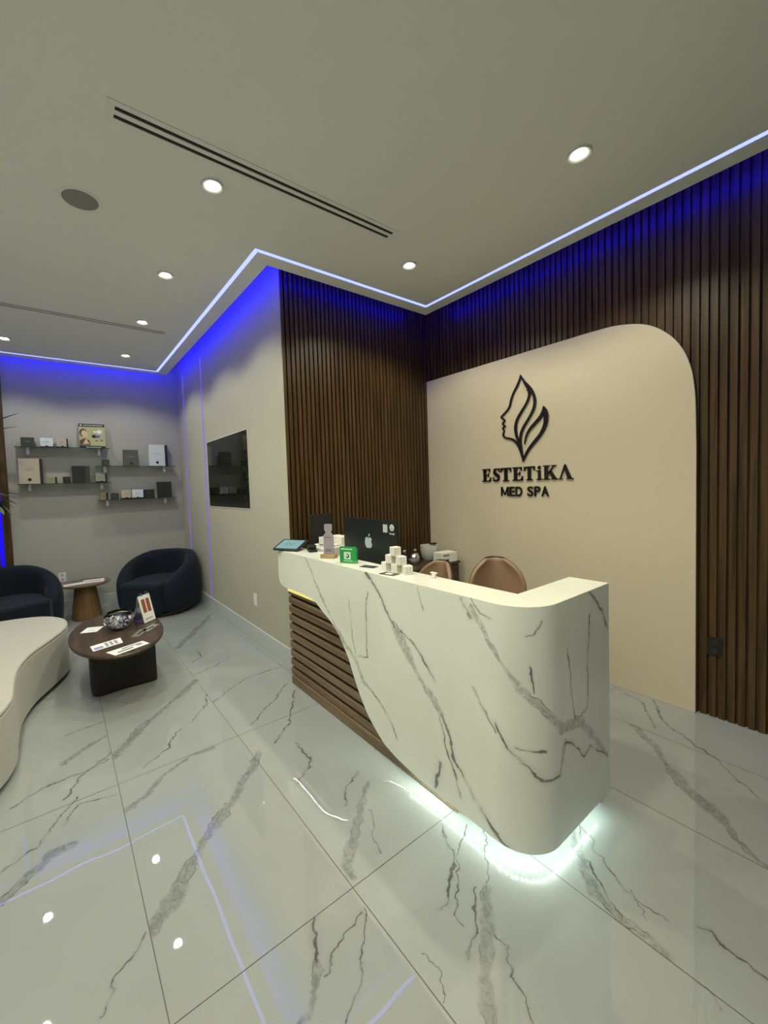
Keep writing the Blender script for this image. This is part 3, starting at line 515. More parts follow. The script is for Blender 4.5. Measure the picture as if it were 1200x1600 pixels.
# linear air slots
M_frame = mat('vent_white', (.80,.81,.77), .6)
M_slot = mat('slot_dark', (.02,.02,.018), .7)
def vent(x0, x1, y0, y1, lab, e=.02):
    t = thing('air_vent', lab, 'air vent', ((x0+x1)/2, (y0+y1)/2, H)); w_ = (y1-y0)
    bm = bm_new(); z0, z1 = H-.004, H
    s1, s2, s3, s4 = y0+w_*.22, y0+w_*.40, y0+w_*.60, y0+w_*.78
    for a, b_ in ((y0, s1), (s2, s3), (s4, y1)): box(bm, x0+e, a, z0, x1-e, b_, z1)
    box(bm, x0, y0, z0, x0+e, y1, z1); box(bm, x1-e, y0, z0, x1, y1, z1); obj('frame', bm, M_frame, t, world=True)
    for a, b_ in ((s1, s2), (s3, s4)):
        bm = bm_new(); box(bm, x0+e, a, H-.0008, x1-e, b_, H+.001); obj('slot', bm, M_slot, t, world=True)
vent(.247, 1.80, 1.912, 2.028, 'long white linear air slot in the ceiling, the near one with two dark slits', e=.03)
vent(-.8, .965, 4.36, 4.47, 'long thin linear air slot in the ceiling above the lounge, the far one')
t = thing('ceiling_speaker', 'round white speaker with a grey grille set flush in the ceiling', 'speaker', (.19, 2.655, H))
bm = bm_new(); lathe(bm, [(.083, -.003), (.098, -.004), (.101, 0), (.083, 0), (.083, -.003)], 48); obj('rim', bm, M_frame, t, smooth=True)
bm = bm_new(); lathe(bm, [(0, -.003), (.083, -.002), (.083, 0), (0, 0)], 48); obj('grille', bm, mat('grille_grey', (.27,.28,.26), .8, bump=(900, .6, .002)), t)

# ================================================================== TELEVISION WALL
t = thing('television', 'flat black television screen mounted flush on the beige wall', 'television', (XT, 4.25, 1.26))
ty0, ty1, tz0, tz1 = 3.639, 4.865, 1.264, 1.993
bm = bm_new(); box(bm, XT-.006, ty0, tz0, XT-.001, ty1, tz1); obj('screen', bm, M_blackgloss, t, world=True)
bm = bm_new(); f = .012
for a in ((ty0-f, tz0-f, ty1+f, tz0), (ty0-f, tz1, ty1+f, tz1+f), (ty0-f, tz0, ty0, tz1), (ty1, tz0, ty1+f, tz1)): box(bm, XT-.004, a[0], a[1], XT-.001, a[2], a[3])
obj('surround', bm, mat('pale_trim', (.62,.58,.49), .5), t, world=True)
def plate(name, lab, cat, M, w_, h_, m1, parts):
    t = thing(name, lab, cat); t.matrix_world = M
    bm = bm_new(); prism(bm, rrect(w_, h_, .008), 0, .005); obj('cover_plate', bm, m1[0], t, bevel=.001)
    for nm, x, y, a, b_ in parts:
        bm = bm_new(); prism(bm, rrect(a, b_, min(a, b_)*.25, 4, (x, y)), .005, .0075); obj(nm, bm, m1[1], t)
    return t
MT = Matrix(((0, 0, -1, XT), (-1, 0, 0, 3.622), (0, 1, 0, .411), (0, 0, 0, 1)))
plate('wall_switch', 'white rocker plate low on the beige wall left of the desk', 'switch', MT, .075, .115, (M_white, mat('switch_white', (.85,.85,.82), .3)), [('rocker', 0, 0, .034, .066)])
MS = Matrix(((1, 0, 0, .006), (0, 0, -1, YS), (0, 1, 0, .444), (0, 0, 0, 1)))
grey = mat('socket_grey', (.45,.45,.44), .5)
plate('wall_outlet', 'white double power outlet low on the shelf wall above the small round table', 'outlet', MS, .075, .115, (M_white, grey), [('socket', 0, .027, .03, .026), ('socket', 0, -.027, .03, .026)])
MR = Matrix(((0, 0, -1, XB), (-1, 0, 0, .655), (0, 1, 0, .428), (0, 0, 0, 1)))
plate('wall_outlet', 'black power outlet on the dark slatted wall beside the beige panel', 'outlet', MR, .07, .11, (M_black, mat('socket_black', (.03,.03,.03), .25)), [('socket', 0, .026, .03, .028), ('socket', 0, -.026, .03, .028)])

# ================================================================== SHELVES AND PRODUCTS
SY0 = YS-.185
M_brk = mat('pale_bracket', (.92,.92,.88), .3)
def shelf(x0, x1, z, br, lab):
    t = thing('glass_shelf', lab, 'shelf', ((x0+x1)/2, YS-.09, z))
    bm = bm_new(); box(bm, x0, SY0, z-.007, x1, YS-.001, z); obj('glass_pane', bm, M_glass, t, world=True)
    bm = bm_new(); box(bm, x0, SY0-.001, z-.007, x1, SY0-.0002, z-.0005); obj('front_edge', bm, mat('dark_glass_edge', (.03,.05,.04), .2), t, world=True, label='dark green glass edge')
    for x in br:
        bm = bm_new(); box(bm, x-.009, YS-.045, z-.034, x+.009, YS, z-.008); box(bm, x-.014, YS-.012, z-.080, x+.014, YS, z-.008); box(bm, x-.014, YS-.06, z-.070, x+.014, YS-.03, z-.034); obj('bracket', bm, M_brk, t, world=True, bevel=.002)
shelf(-.346, .569, 2.013, (-.235, .465), 'highest glass shelf, at the left, holding the brochure')
shelf(-.343, .567, 1.588, (-.24, .47), 'lower left glass shelf holding the large beige box')
shelf(.409, 1.331, 1.794, (.515, 1.21), 'upper right glass shelf holding the tall white box')
shelf(.412, 1.325, 1.368, (.52, 1.20), 'lowest glass shelf, at the right, holding a row of small boxes')
cols = dict(black=(.022,.022,.020), char=(.05,.052,.048), white=(.66,.72,.74), beige=(.50,.43,.33), gold=(.34,.29,.15), grey=(.10,.10,.095), paleg=(.42,.40,.30))
PM = {k: mat('carton_'+k, v, .45, noise=(30, .12)) for k, v in cols.items()}
M_stand = mat('black_display_stand', (.01,.01,.01), .3)
def carton(x0, x1, z, h, colr, lab, depth=.05, side=0, stand=False, seal=False, lines=True, yb=None, sidecol='black', grp=None):
    """product box on a shelf; side: width of the dark right flank shown, stand: low black easel"""
    yb = yb or YS-.07; y0 = yb-depth/2
    t = thing('product_box', lab, 'box', ((x0+x1)/2, yb, z), group=grp); zz = z+(.014 if stand else 0)
    bm = bm_new(); box(bm, x0, y0, zz, x1-side, y0+depth, z+h); obj('carton', bm, PM[colr], t, world=True, bevel=.0015)
    if side: bm = bm_new(); box(bm, x1-side+.0005, y0+.004, zz, x1, y0+depth, z+h-.002); obj('sleeve', bm, PM[sidecol], t, world=True, label='dark sleeve edge')
    if stand:
        bm = bm_new(); box(bm, x0-.004, y0-.012, z, x1+.004, y0+depth, z+.0135); xm = (x0+x1)/2; box(bm, xm-.012, y0-.014, z+.0135, xm+.012, y0-.001, z+.022); obj('stand', bm, M_stand, t, world=True, bevel=.001)
    if seal:
        bm = bm_new(); xm = (x0+x1-side)/2; lathe(bm, [(0, 0), (.016, 0), (.018, .002), (0, .002)], 20, M=Matrix(((1, 0, 0, xm), (0, 0, -1, y0), (0, 1, 0, z+h*.17), (0, 0, 0, 1)))); obj('seal', bm, PM['black'], t, world=True)
    if lines:
        bm = bm_new(); xm = (x0+x1-side)/2; q = (x1-side-x0)
        for k, (f, dz) in enumerate(((.22, .60), (.30, .56), (.16, .52))): box(bm, xm-q*f*.8, y0-.0008, z+h*dz, xm+q*f*.8, y0, z+h*dz+.0035)
        obj('print', bm, mat('print_ink', tuple(min(1, c*1.9+.05) if cols[colr][0] < .2 else c*.6 for c in cols[colr]), .5), t, world=True)
S1, S2, S3, S4 = 2.0135, 1.5885, 1.7945, 1.3685
carton(-.29, -.167, S1, .112, 'char', 'dark grey box, leftmost on the highest glass shelf')
carton(-.114, .005, S1, .112, 'white', 'small white box on a black stand on the highest glass shelf', stand=True)
carton(.04, .151, S1, .112, 'beige', 'small beige box on a black stand beside the brochure', side=.016, stand=True)
carton(-.326, -.109, S2, .292, 'beige', 'large beige box with a dark round seal on the lower left shelf', depth=.07, side=.028, seal=True)
carton(-.063, .022, S2, .079, 'gold', 'tiny gold box right of the large beige box', side=.022)
carton(.076, .152, S2, .078, 'black', 'tiny black box between the gold box and the tall dark box')
carton(.17, .351, S2, .207, 'black', 'tall black box standing at an angle on the lower left shelf', depth=.08, side=.05, sidecol='char', lines=False)
carton(.41, .526, S2, .112, 'paleg', 'pale olive box on a black stand at the right end of the lower left shelf', side=.018, stand=True)
carton(.487, .565, S3, .080, 'char', 'tiny dark box at the left end of the upper right shelf')
carton(.723, .894, S3, .213, 'grey', 'grey box with a black seal in the middle of the upper right shelf', seal=True)
carton(1.022, 1.25, S3, .287, 'white', 'tall white box with a black seal and dark flank on the upper right shelf', depth=.07, side=.035, seal=True)
carton(.444, .528, S4, .090, 'gold', 'tiny olive gold box, leftmost on the lowest shelf', side=.022)
carton(.56, .647, S4, .080, 'char', 'tiny dark grey box, second from the left on the lowest shelf')
carton(.674, .784, S4, .118, 'beige', 'small beige box on a stand in the middle of the lowest shelf', stand=True)
carton(.797, .925, S4, .118, 'white', 'small white box on a stand in the middle of the lowest shelf', stand=True)
carton(.937, 1.062, S4, .113, 'black', 'small black box between the white box and the tall black box on the lowest shelf')
carton(1.104, 1.276, S4, .212, 'black', 'tall black box at the right end of the lowest shelf', depth=.08, lines=False)
# brochure
t = thing('brochure', 'upright magazine with a portrait cover on the highest glass shelf', 'brochure', (.40, YS-.09, S1), rotz=math.radians(-4))
Mt = Matrix.Rotation(math.radians(80), 4, 'X')
def flat(name, pts, z, m, d=.0008, parent=t, M=Mt):
    bm = bm_new(); prism(bm, pts, z, z+d, M=M); return obj(name, bm, m, parent)
bw, bh = .27, .315
flat('pages', [(-bw/2, 0), (bw/2, 0), (bw/2, bh), (-bw/2, bh)], -.008, M_paper, .007)
flat('cover', [(-bw/2, 0), (bw/2, 0), (bw/2, bh), (-bw/2, bh)], -.001, mat('cover_olive', (.42,.42,.22), .3, noise=(9, .3)), .001)
flat('header', [(-bw/2, bh*.88), (bw/2, bh*.88), (bw/2, bh), (-bw/2, bh)], .0002, M_black)
flat('footer', [(-bw/2, 0), (bw/2, 0), (bw/2, bh*.10), (-bw/2, bh*.13)], .0002, M_black)
bm = bm_new()
for k in range(11): box(bm, -.085+k*.0185, bh*.925, .001, -.085+k*.0185+.012, bh*.955, .0016)
bmesh.ops.transform(bm, matrix=Mt, verts=bm.verts); obj('title_print', bm, M_paper, t); bm = bm_new()
for k in range(9): box(bm, -.07+k*.018, bh*.04, .001, -.07+k*.018+.012, bh*.065, .0016)
bmesh.ops.transform(bm, matrix=Mt, verts=bm.verts); obj('footer_print', bm, M_paper, t); bm = bm_new()
prism(bm, [(-.128, bh*.94), (-.112, bh*.965), (-.096, bh*.94), (-.112, bh*.915)], .001, .0016); bmesh.ops.transform(bm, matrix=Mt, verts=bm.verts); obj('cover_emblem', bm, M_paper, t)
skin = mat('print_skin', (.62,.44,.26), .5); hair = mat('print_hair', (.10,.05,.02), .5)
def ell(cx, cy, a, b_, n=20, rot=0): return [(cx+a*math.cos(2*math.pi*k/n)*math.cos(rot)-b_*math.sin(2*math.pi*k/n)*math.sin(rot), cy+a*math.cos(2*math.pi*k/n)*math.sin(rot)+b_*math.sin(2*math.pi*k/n)*math.cos(rot)) for k in range(n)]
flat('portrait_hair', ell(-.092, .20, .040, .052), .0004, hair); flat('portrait_face', ell(-.078, .185, .032, .046, rot=.2), .0010, skin)
flat('portrait_body', [(-.133, .045), (-.02, .045), (-.03, .10), (-.07, .13), (-.10, .12), (-.133, .10)], .0004, hair)
flat('portrait_hands', [(-.10, .055), (-.075, .11), (-.06, .13), (-.05, .09), (-.03, .06)], .0012, skin)
for cx, cy, a, b_, m_ in ((.075, .215, .028, .022, M_paper), (.028, .213, .014, .013, M_paper), (.02, .155, .026, .022, M_black), (.055, .153, .026, .016, mat('print_blue', (.08,.10,.35), .4)), (.045, .10, .014, .008, hair), (.095, .105, .020, .016, mat('print_green', (.2,.25,.12), .4))):
    flat('picture', ell(cx, cy, a, b_), .0012+.0001*abs(cx), m_)

# ================================================================== LOUNGE
def tub_chair(name, lab, loc, rz, grp='round navy armchairs in the lounge'):
    t = thing(name, lab, 'armchair', loc, rz, grp)
    # shell: loft of rounded sections round a horseshoe, open towards local -Y
    bm = bm_new(); A = math.radians(142); n = 44; K = 20; rings = []
    for i in range(n+1):
        u = -1+2*i/n; a = u*A; au = abs(u)
        h = .70-.05*au**2-.27*max(0, (au-.30)/.70)**1.5; th = .155
        e = max(0, (au-.86)/.14); sh = math.sqrt(max(0, 1-e*e))*.97+.03
        rad = .355+.01*math.cos(a); c = Vector((math.sin(a)*rad*1.03, math.cos(a)*rad*1.02, 0)); nrm = Vector((math.sin(a), math.cos(a), 0))
        ring = []
        for k in range(K):
            q = 2*math.pi*k/K; cx = math.copysign(abs(math.cos(q))**.62, math.cos(q)); sz = math.copysign(abs(math.sin(q))**.55, math.sin(q))
            zz = .035+(h-.035)/2; z = zz+sz*(h-.035)/2*(.55+.45*sh); bulge = 1+.0*sz
            ring.append(bm.verts.new(c+nrm*(cx*th/2*sh+.025*(1-((z-.36)/.36)**2))+Vector((0, 0, z))))
        rings.append(ring)
    for R0, R1 in zip(rings, rings[1:]):
        for k in range(K): bm.faces.new((R0[k], R0[(k+1) % K], R1[(k+1) % K], R1[k]))
    bm.faces.new(rings[0]); bm.faces.new(rings[-1])
    obj('shell', bm, M_navy, t, smooth='all')
    def blob(z0, z1, r, yfr, m, nm, bev):
        pts = [(math.sin(a)*r, math.cos(a)*r) for a in [math.radians(-118+236*k/30) for k in range(31)]]
        pts = pts[::-1]; pts = [(x, max(y, -10)) for x, y in pts]
        ex = pts[-1][0]; pts += [(ex*.97, yfr+.05), (ex*.8, yfr), (-ex*.8, yfr), (-ex*.97, yfr+.05)]
        bm = bm_new(); prism(bm, pts, z0, z1); return obj(nm, bm, m, t, bevel=bev, seg=4, smooth=True)
    blob(.05, .40, .30, -.385, M_navy, 'seat', .035)
    bm = bm_new(); lathe(bm, [(0, 0), (.36, 0), (.36, .04), (0, .04)], 40); obj('plinth', bm, M_darkbase, t)
    bm = bm_new(); tube(bm, [(math.sin(a)*.385, math.cos(a)*.385, .036) for a in [math.radians(-135+270*k/36) for k in range(37)]], .006, 6); obj('base_trim', bm, mat('bronze_trim', (.20,.15,.08), .4, metal=1), t, smooth='all', label='thin bronze base trim')
    return t
tub_chair('tub_armchair', 'round navy fabric armchair in the corner, right of the small round table', (.955, 5.48, 0), math.radians(-46))
tub_chair('tub_armchair', 'round navy fabric armchair at the left edge, behind the ivory bench', (-.455, 5.44, 0), math.radians(22))

# side table
t = thing('side_table', 'small round wooden table on a flared bronze brown base between the navy armchairs', 'side table', (.215, 5.76, 0))
bm = bm_new(); lathe(bm, [(0, .395), (.235, .395), (.255, .408), (.255, .418), (.25, .42), (0, .42)], 64); obj('tabletop', bm, M_sidetop, t, smooth=True)
bm = bm_new(); lathe(bm, [(0, .003), (.150, .003), (.152, .02), (.105, .394), (0, .394)], 48); obj('base', bm, M_gold, t, smooth=True)
def sheet(name, pts, z, lab, cat='paper', m=None, prints=(), grp=None, d=.0012):
    cx = sum(p[0] for p in pts)/len(pts); cy = sum(p[1] for p in pts)/len(pts)
    t = thing(name, lab, cat, (cx, cy, z), group=grp); bm = bm_new(); prism(bm, pts, z, z+d); obj('sheet', bm, m or M_paper, t, world=True)
    a, b_, c = Vector(pts[0]), Vector(pts[1]), Vector(pts[3])
    for nm, u0, v0, u1, v1, pm in prints:
        f = lambda u, v: tuple(a+(b_-a)*u+(c-a)*v)
        bm = bm_new(); prism(bm, [f(u0, v0), f(u1, v0), f(u1, v1), f(u0, v1)], z+d, z+d+.0004); obj(nm, bm, pm, t, world=True)
    return t
ink = mat('grey_ink', (.30,.30,.32), .6); inkb = mat('blue_ink', (.22,.26,.5), .6); inkd = mat('dark_ink', (.03,.04,.04), .6)
tl = [('print', .1, .2+.15*k, .85, .25+.15*k, ink) for k in range(4)]
def rq(cx, cy, w_, h_, a):
    a = math.radians(a); ux, uy = math.cos(a), math.sin(a); return [(cx+ux*sx*w_/2-uy*sy*h_/2, cy+uy*sx*w_/2+ux*sy*h_/2) for sx, sy in ((-1, -1), (1, -1), (1, 1), (-1, 1))]
sheet('booklet', rq(.30, 5.74, .21, .20, -6), .4205, 'white open booklet lying on the small round table, the right one', 'booklet', prints=tl, d=.004)
sheet('leaflet', rq(.105, 5.70, .19, .13, 8), .4205, 'white leaflet lying at the left on the small round table', 'leaflet', prints=[('print', .15, .3, .8, .36, ink)])

# coffee table
t = thing('coffee_table', 'low oval dark walnut coffee table on a black block base', 'coffee table', (.315, 3.60, 0))
bm = bm_new(); lathe(bm, [(0, .370), (.96, .370), (1, .380), (1, .392), (.985, .40), (0, .40)], 80, sx=.305, sy=.575, c=(0, 0, 0)); obj('tabletop', bm, M_walnut, t, smooth=True)
bm = bm_new()
out = smooth_closed([(-.165, -.17), (.0, -.165), (.20, -.17), (.235, -.12), (.235, .15), (.17, .30), (-.05, .33), (-.17, .27), (-.185, 0)], 5)
prism(bm, out, .002, .369); obj('base', bm, M_darkbase, t, bevel=.012, seg=3, smooth=True)
ZT = .4005
sheet('card', rq(.165, 3.755, .115, .13, -25), ZT, 'blank white card at the left of the coffee table', 'card', prints=[('print', .3, .35, .7, .4, ink)])
sheet('leaflet', [(.140, 3.225), (.318, 3.275), (.315, 3.40), (.128, 3.345)], ZT, 'white leaflet with blue print near the left front of the coffee table', 'leaflet', prints=[('print', .06, .15, .36, .5, inkb)]+[('print', .45+.16*k, .15, .55+.16*k, .85, ink) for k in range(3)])
sheet('leaflet', [(.248, 3.045), (.462, 3.130), (.430, 3.215), (.205, 3.145)], ZT, 'long white leaflet with dark stripes at the front edge of the coffee table', 'leaflet', prints=[('print', .15, .25, .6, .40, inkd), ('print', .35, .6, .72, .72, inkd), ('print', .72, .3, .9, .7, ink)])
M_sachet = mat('foil_sachet', (.42,.41,.33), .22, metal=.6, bump=(40, .8, .01))
for k, (x, y, a, lab) in enumerate(((.44, 3.40, 62, 'silver foil sachet nearest the candy bowl on the coffee table'), (.525, 3.47, 50, 'silver foil sachet at the right rim of the coffee table'))):
    o = sheet('foil_sachet', rq(x, y, .16, .06, a), ZT, lab, 'sachet', m=M_sachet, prints=[('print', .25, .25, .7, .6, inkd)], d=.006)
sheet('leaflet', rq(.40, 3.86, .10, .2, -20), ZT, 'white folded leaflet behind the candy bowl', 'leaflet', d=.002)
# candy bowl lies open towards the room
t = thing('candy_bowl', 'round clear glass bowl filled with wrapped sweets on the coffee table', 'bowl', (.335, 3.64, ZT))
prof = [(.0, .0), (.045, 0), (.075, .02), (.092, .055), (.090, .09), (.070, .118), (.066, .116), (.086, .088), (.088, .055), (.071, .023), (.042, .004), (0, .004)]
bm = bm_new(); bmesh.ops.scale(bm, vec=(1, 1, 1), verts=bm.verts); lathe(bm, [(r*1.12, z*1.12) for r, z in prof], 48); obj('glass', bm, M_clear, t, smooth='all')
cm = [mat('wrap_silver', (.75,.75,.8), .2, metal=.8), mat('wrap_violet', (.10,.06,.28), .25, metal=.3), mat('wrap_white', (.8,.8,.82), .3), mat('wrap_dark', (.05,.05,.09), .3)]
proto = []
for k in range(4):
    bm = bm_new(); bmesh.ops.create_icosphere(bm, subdivisions=2, radius=.011); bmesh.ops.scale(bm, vec=(1.2, .85, .7), verts=bm.verts)
    for sg in (-1, 1):
        f = [bm.verts.new((sg*.011, 0, 0)), bm.verts.new((sg*.021, .008, .003)), bm.verts.new((sg*.022, 0, -.002)), bm.verts.new((sg*.021, -.008, .003))]; bm.faces.new((f[0], f[1], f[2])); bm.faces.new((f[0], f[2], f[3]))
    me = bpy.data.meshes.new('wrapped_sweet'); bm.to_mesh(me); bm.free(); me.materials.append(cm[k]); proto.append(me)
rs = random.Random(3); n = 0
for layer, (z, rr, cnt) in enumerate(((.018, .042, 7), (.038, .060, 13), (.057, .066, 15), (.074, .060, 13))):
    for k in range(cnt):
        a = 2*math.pi*k/cnt+layer*.5; r_ = rr if k % 3 else rr*.45
        o = bpy.data.objects.new('wrapped_sweet', proto[rs.choice([0, 0, 1, 2, 2, 3])]); C.objects.link(o)
        o.location = (.335+r_*math.cos(a), 3.64+r_*math.sin(a), ZT+z); o.rotation_euler = (rs.uniform(-1, 1), rs.uniform(-1, 1), rs.uniform(0, 6.28))
        tag(o, 'small wrapped sweet in silver, white or violet foil inside the glass bowl', 'sweet', 'wrapped sweets in the glass bowl')
# flip stand with two leaning sample boards
t = thing('brochure_stand', 'folding tabletop stand with leaning picture boards at the back of the coffee table', 'display stand', (.52, 3.70, ZT+.004), rotz=math.radians(40))
def board(name, y0, lean, w_, h_, m, d=.006, prints=()):
    bm = bm_new(); box(bm, -w_/2, 0, 0, w_/2, d, h_); M = Matrix.Translation((0, y0, 0))@Matrix.Rotation(math.radians(lean), 4, 'X'); bmesh.ops.transform(bm, matrix=M, verts=bm.verts); o = obj(name, bm, m, t)
    for nm, u0, v0, u1, v1, pm in prints:
        bm = bm_new(); box(bm, -w_/2+u0*w_, -.001, v0*h_, -w_/2+u1*w_, -.0001, v1*h_); bmesh.ops.transform(bm, matrix=M, verts=bm.verts); obj(nm, bm, pm, t)
rust = mat('rust_print', (.30,.08,.04), .4)
board('front_board', -.055, -14, .12, .22, M_paper, prints=[('picture', .15, .35, .45, .85, rust), ('picture', .55, .35, .85, .85, rust), ('print', .15, .1, .8, .14, ink)])
board('back_board', .05, 14, .12, .22, M_steel)
board('base_flap', -.05, -86, .12, .11, mat('violet_card', (.06,.04,.14), .3))
bm = bm_new(); tube(bm, [(-.03, .016*math.cos(a), .215+.016*math.sin(a)) for a in [k*math.pi/8 for k in range(17)]], .0015, 6); tube(bm, [(.03, .016*math.cos(a), .215+.016*math.sin(a)) for a in [k*math.pi/8 for k in range(17)]], .0015, 6); obj('binder_ring', bm, M_steel, t, smooth='all')

# ivory curved bench
t = thing('curved_bench', 'long curved ivory upholstered bench at the left edge of the lounge', 'bench', (-.6, 3.5, 0))
oc = [(-.98, 4.30), (-.80, 4.50), (-.52, 4.60), (-.27, 4.575), (-.10, 4.47), (.005, 4.27), (.005, 4.03), (-.085, 3.78), (-.19, 3.54), (-.245, 3.28), (-.25, 3.02), (-.245, 2.80), (-.30, 2.60), (-.42, 2.47), (-.62, 2.42), (-.85, 2.46), (-1.0, 2.62), (-1.01, 3.2)]
sm = smooth_closed(oc, 6)
def shrink(pts, d): return [tuple(p) for p in offset(pts[::-1], d)][::-1]
bm = bm_new(); prism(bm, sm, .035, .3655); obj('upholstered_body', bm, M_ivory, t, world=True, bevel=.004, seg=3, smooth=True)
bm = bm_new(); prism(bm, sm, .3656, .395); obj('seat_cushion', bm, M_ivory, t, world=True, bevel=.014, seg=4, smooth=True)
ins = shrink(sm, .05) 
bm = bm_new(); prism(bm, ins, .001, .034); obj('plinth', bm, M_darkbase, t, world=True)

# tall plant at the left edge: slender trunk with blade leaves
t = thing('potted_plant', 'tall leafy plant at the left edge in front of the dark timber panel', 'plant', (-.86, 5.99, 0))
bm = bm_new(); lathe(bm, [(0, 0), (.10, 0), (.125, .28), (.115, .28), (.105, .25), (0, .25)], 32); obj('pot', bm, M_darkbase, t, smooth=True)
bm = bm_new(); tube(bm, [(0, 0, .25), (.02, 0, .9), (.0, -.02, 1.5), (.05, -.03, 2.1)], [.018, .015, .012, .007]); tube(bm, [(.01, 0, .8), (.17, -.08, 1.15), (.36, -.18, 1.42)], [.008, .007, .004]); obj('stem', bm, mat('plant_stem', (.08,.06,.03), .7), t, smooth='all')
def leaf(bm, base, d, L_, w_, droop):
    d = Vector(d).normalized(); side = d.cross(Vector((0, 0, 1))).normalized(); rows = []
    for k in range(7):
        u = k/6; p = Vector(base)+d*L_*u+Vector((0, 0, -droop*u*u)); ww = w_*math.sin(math.pi*min(1, u*.9+.08))**.8
        rows.append((bm.verts.new(p-side*ww/2), bm.verts.new(p+Vector((0, 0, -ww*.15))), bm.verts.new(p+side*ww/2)))
    for a, b_ in zip(rows, rows[1:]):
        for q in (0, 1): bm.faces.new((a[q], a[q+1], b_[q+1], b_[q]))
rl = random.Random(11); lm = [mat('leaf_green', (.045,.075,.03), .5), mat('leaf_olive', (.13,.15,.07), .5)]
def leaves(specs):
    for k, (b_, d, L_, w_, dr) in enumerate(specs):
        bm = bm_new(); leaf(bm, b_, d, L_, w_, dr); obj('leaf', bm, lm[k % 2], t, smooth='all')
sp = [((.05, -.03, 2.10), (.53, -.22, .27), .65, .055, .03), ((.05, -.03, 2.08), (.50, -.2, .14), .58, .055, .02), ((.05, -.03, 2.1), (.2, -.3, 1), .4, .03, .1), ((.05, -.03, 2.1), (.3, -.8, .4), .4, .03, .1), ((.03, -.02, 1.75), (.46, -.23, .14), .53, .03, .04), ((.02, -.02, 1.70), (.4, -.1, .2), .44, .026, .05)]
for k in range(18):
    a = rl.uniform(-1.0, .5); sp.append(((.36+rl.uniform(-.06, .06), -.18+rl.uniform(-.06, .05), 1.40+rl.uniform(-.08, .10)), (math.cos(a), math.sin(a), rl.uniform(-.9, .25)), rl.uniform(.10, .17), rl.uniform(.035, .05), .04))
leaves(sp)

# ================================================================== ON THE COUNTER
ZC = DH+.0003
t = thing('payment_tablet', 'black payment tablet tilted on a stand at the far end of the counter', 'tablet', (1.355, 2.70, ZC), rotz=math.radians(-62))
Mtb = Matrix.Translation((0, 0, .035))@Matrix.Rotation(math.radians(20), 4, 'X')
bm = bm_new(); prism(bm, rrect(.22, .155, .012), -.006, .006, M=Mtb); obj('tablet_body', bm, M_black, t, bevel=.002)
bm = bm_new(); prism(bm, rrect(.185, .125, .004), .0061, .0068, M=Mtb); obj('screen', bm, emi('lit_teal_screen', (.36,.66,.62), .62), t)
bm = bm_new(); strip(bm, [(-.05, -.01, .004), (-.02, .02, .006), (.01, -.005, .004), (.04, .015, .005)], .0069, .0074, Mtb); obj('screen_mark', bm, emi('dim_teal', (.12,.30,.32), .5), t)
bm = bm_new(); prism(bm, rrect(.10, .10, .01), 0, .012); box(bm, -.03, -.02, .01, .03, .05, .036); obj('stand', bm, M_black, t, bevel=.002)
t = thing('card_reader', 'small black card reader beside the payment tablet', 'card reader', (1.425, 2.51, ZC), rotz=math.radians(-20))
bm = bm_new(); box(bm, -.03, -.05, 0, .03, .05, .018); obj('body', bm, M_black, t, bevel=.004)
bm = bm_new(); box(bm, -.028, -.02, .018, .028, .05, .046); obj('keypad_head', bm, M_black, t, bevel=.006)
# bottle shaped acrylic sign on a wooden block
t = thing('bottle_shaped_sign', 'lilac bottle shaped acrylic sign on a small wooden block', 'sign', (1.372, 2.20, ZC), rotz=math.radians(-62))
bm = bm_new(); box(bm, -.05, -.028, 0, .05, .028, .024); obj('wooden_block', bm, wood('pale_wood', (.30,.20,.09), (.45,.32,.16), 'X', .5), t, bevel=.002)
prof = [(-.036, 0), (.036, 0), (.036, .118), (.020, .136), (.020, .146), (.028, .152), (.028, .186), (.022, .192), (-.022, .192), (-.028, .186), (-.028, .152), (-.020, .146), (-.020, .136), (-.036, .118)]
MU = Matrix.Translation((0, .004, .0242))@Matrix.Rotation(math.radians(90), 4, 'X')
bm = bm_new(); prism(bm, prof, 0, .008, M=MU); obj('bottle_plate', bm, mat('lilac_acrylic', (.36,.32,.37), .25), t, bevel=.001)
bm = bm_new(); 
for k, (y, q) in enumerate(((.105, .05), (.028, .05), (.018, .04))): box(bm, -q/2, y, .0081, q/2, y+.004, .0085)
bmesh.ops.transform(bm, matrix=MU, verts=bm.verts); obj('print', bm, mat('violet_ink', (.12,.09,.18), .5), t)
# green acrylic stand
t = thing('green_sign', 'bright green acrylic sign standing in front of the computer', 'sign', (1.362, 1.965, ZC), rotz=math.radians(-62))
gr = mat('green_acrylic', (.02,.30,.07), .12, coat=1, noise=(12, .5)); pr = [(-.055, 0), (.055, 0), (.055, .078), (.040, .097), (-.055, .097)]
MG = Matrix.Rotation(math.radians(90), 4, 'X')
bm = bm_new(); prism(bm, pr, -.012, .012, M=MG); obj('acrylic_block', bm, gr, t, bevel=.002)
bm = bm_new(); prism(bm, rrect(.044, .044, .003, c=(-.004, .045)), .0121, .0128, M=MG); obj('white_square', bm, mat('pale_mint', (.55,.78,.65), .4), t)
bm = bm_new(); strip(bm, [(-.012, .038, .006), (.0, .034, .008), (.004, .046, .007), (-.006, .056, .006)], .0129, .0134, MG); obj('mark', bm, inkd, t)
bm = bm_new(); box(bm, -.045, .080, .0121, .03, .087, .0126); box(bm, -.03, .012, .0121, .03, .016, .0126); bmesh.ops.transform(bm, matrix=MG, verts=bm.verts); obj('print', bm, mat('light_green_ink', (.45,.85,.5), .5), t)
M_cardb = mat('black_card', (.03,.035,.03), .35)
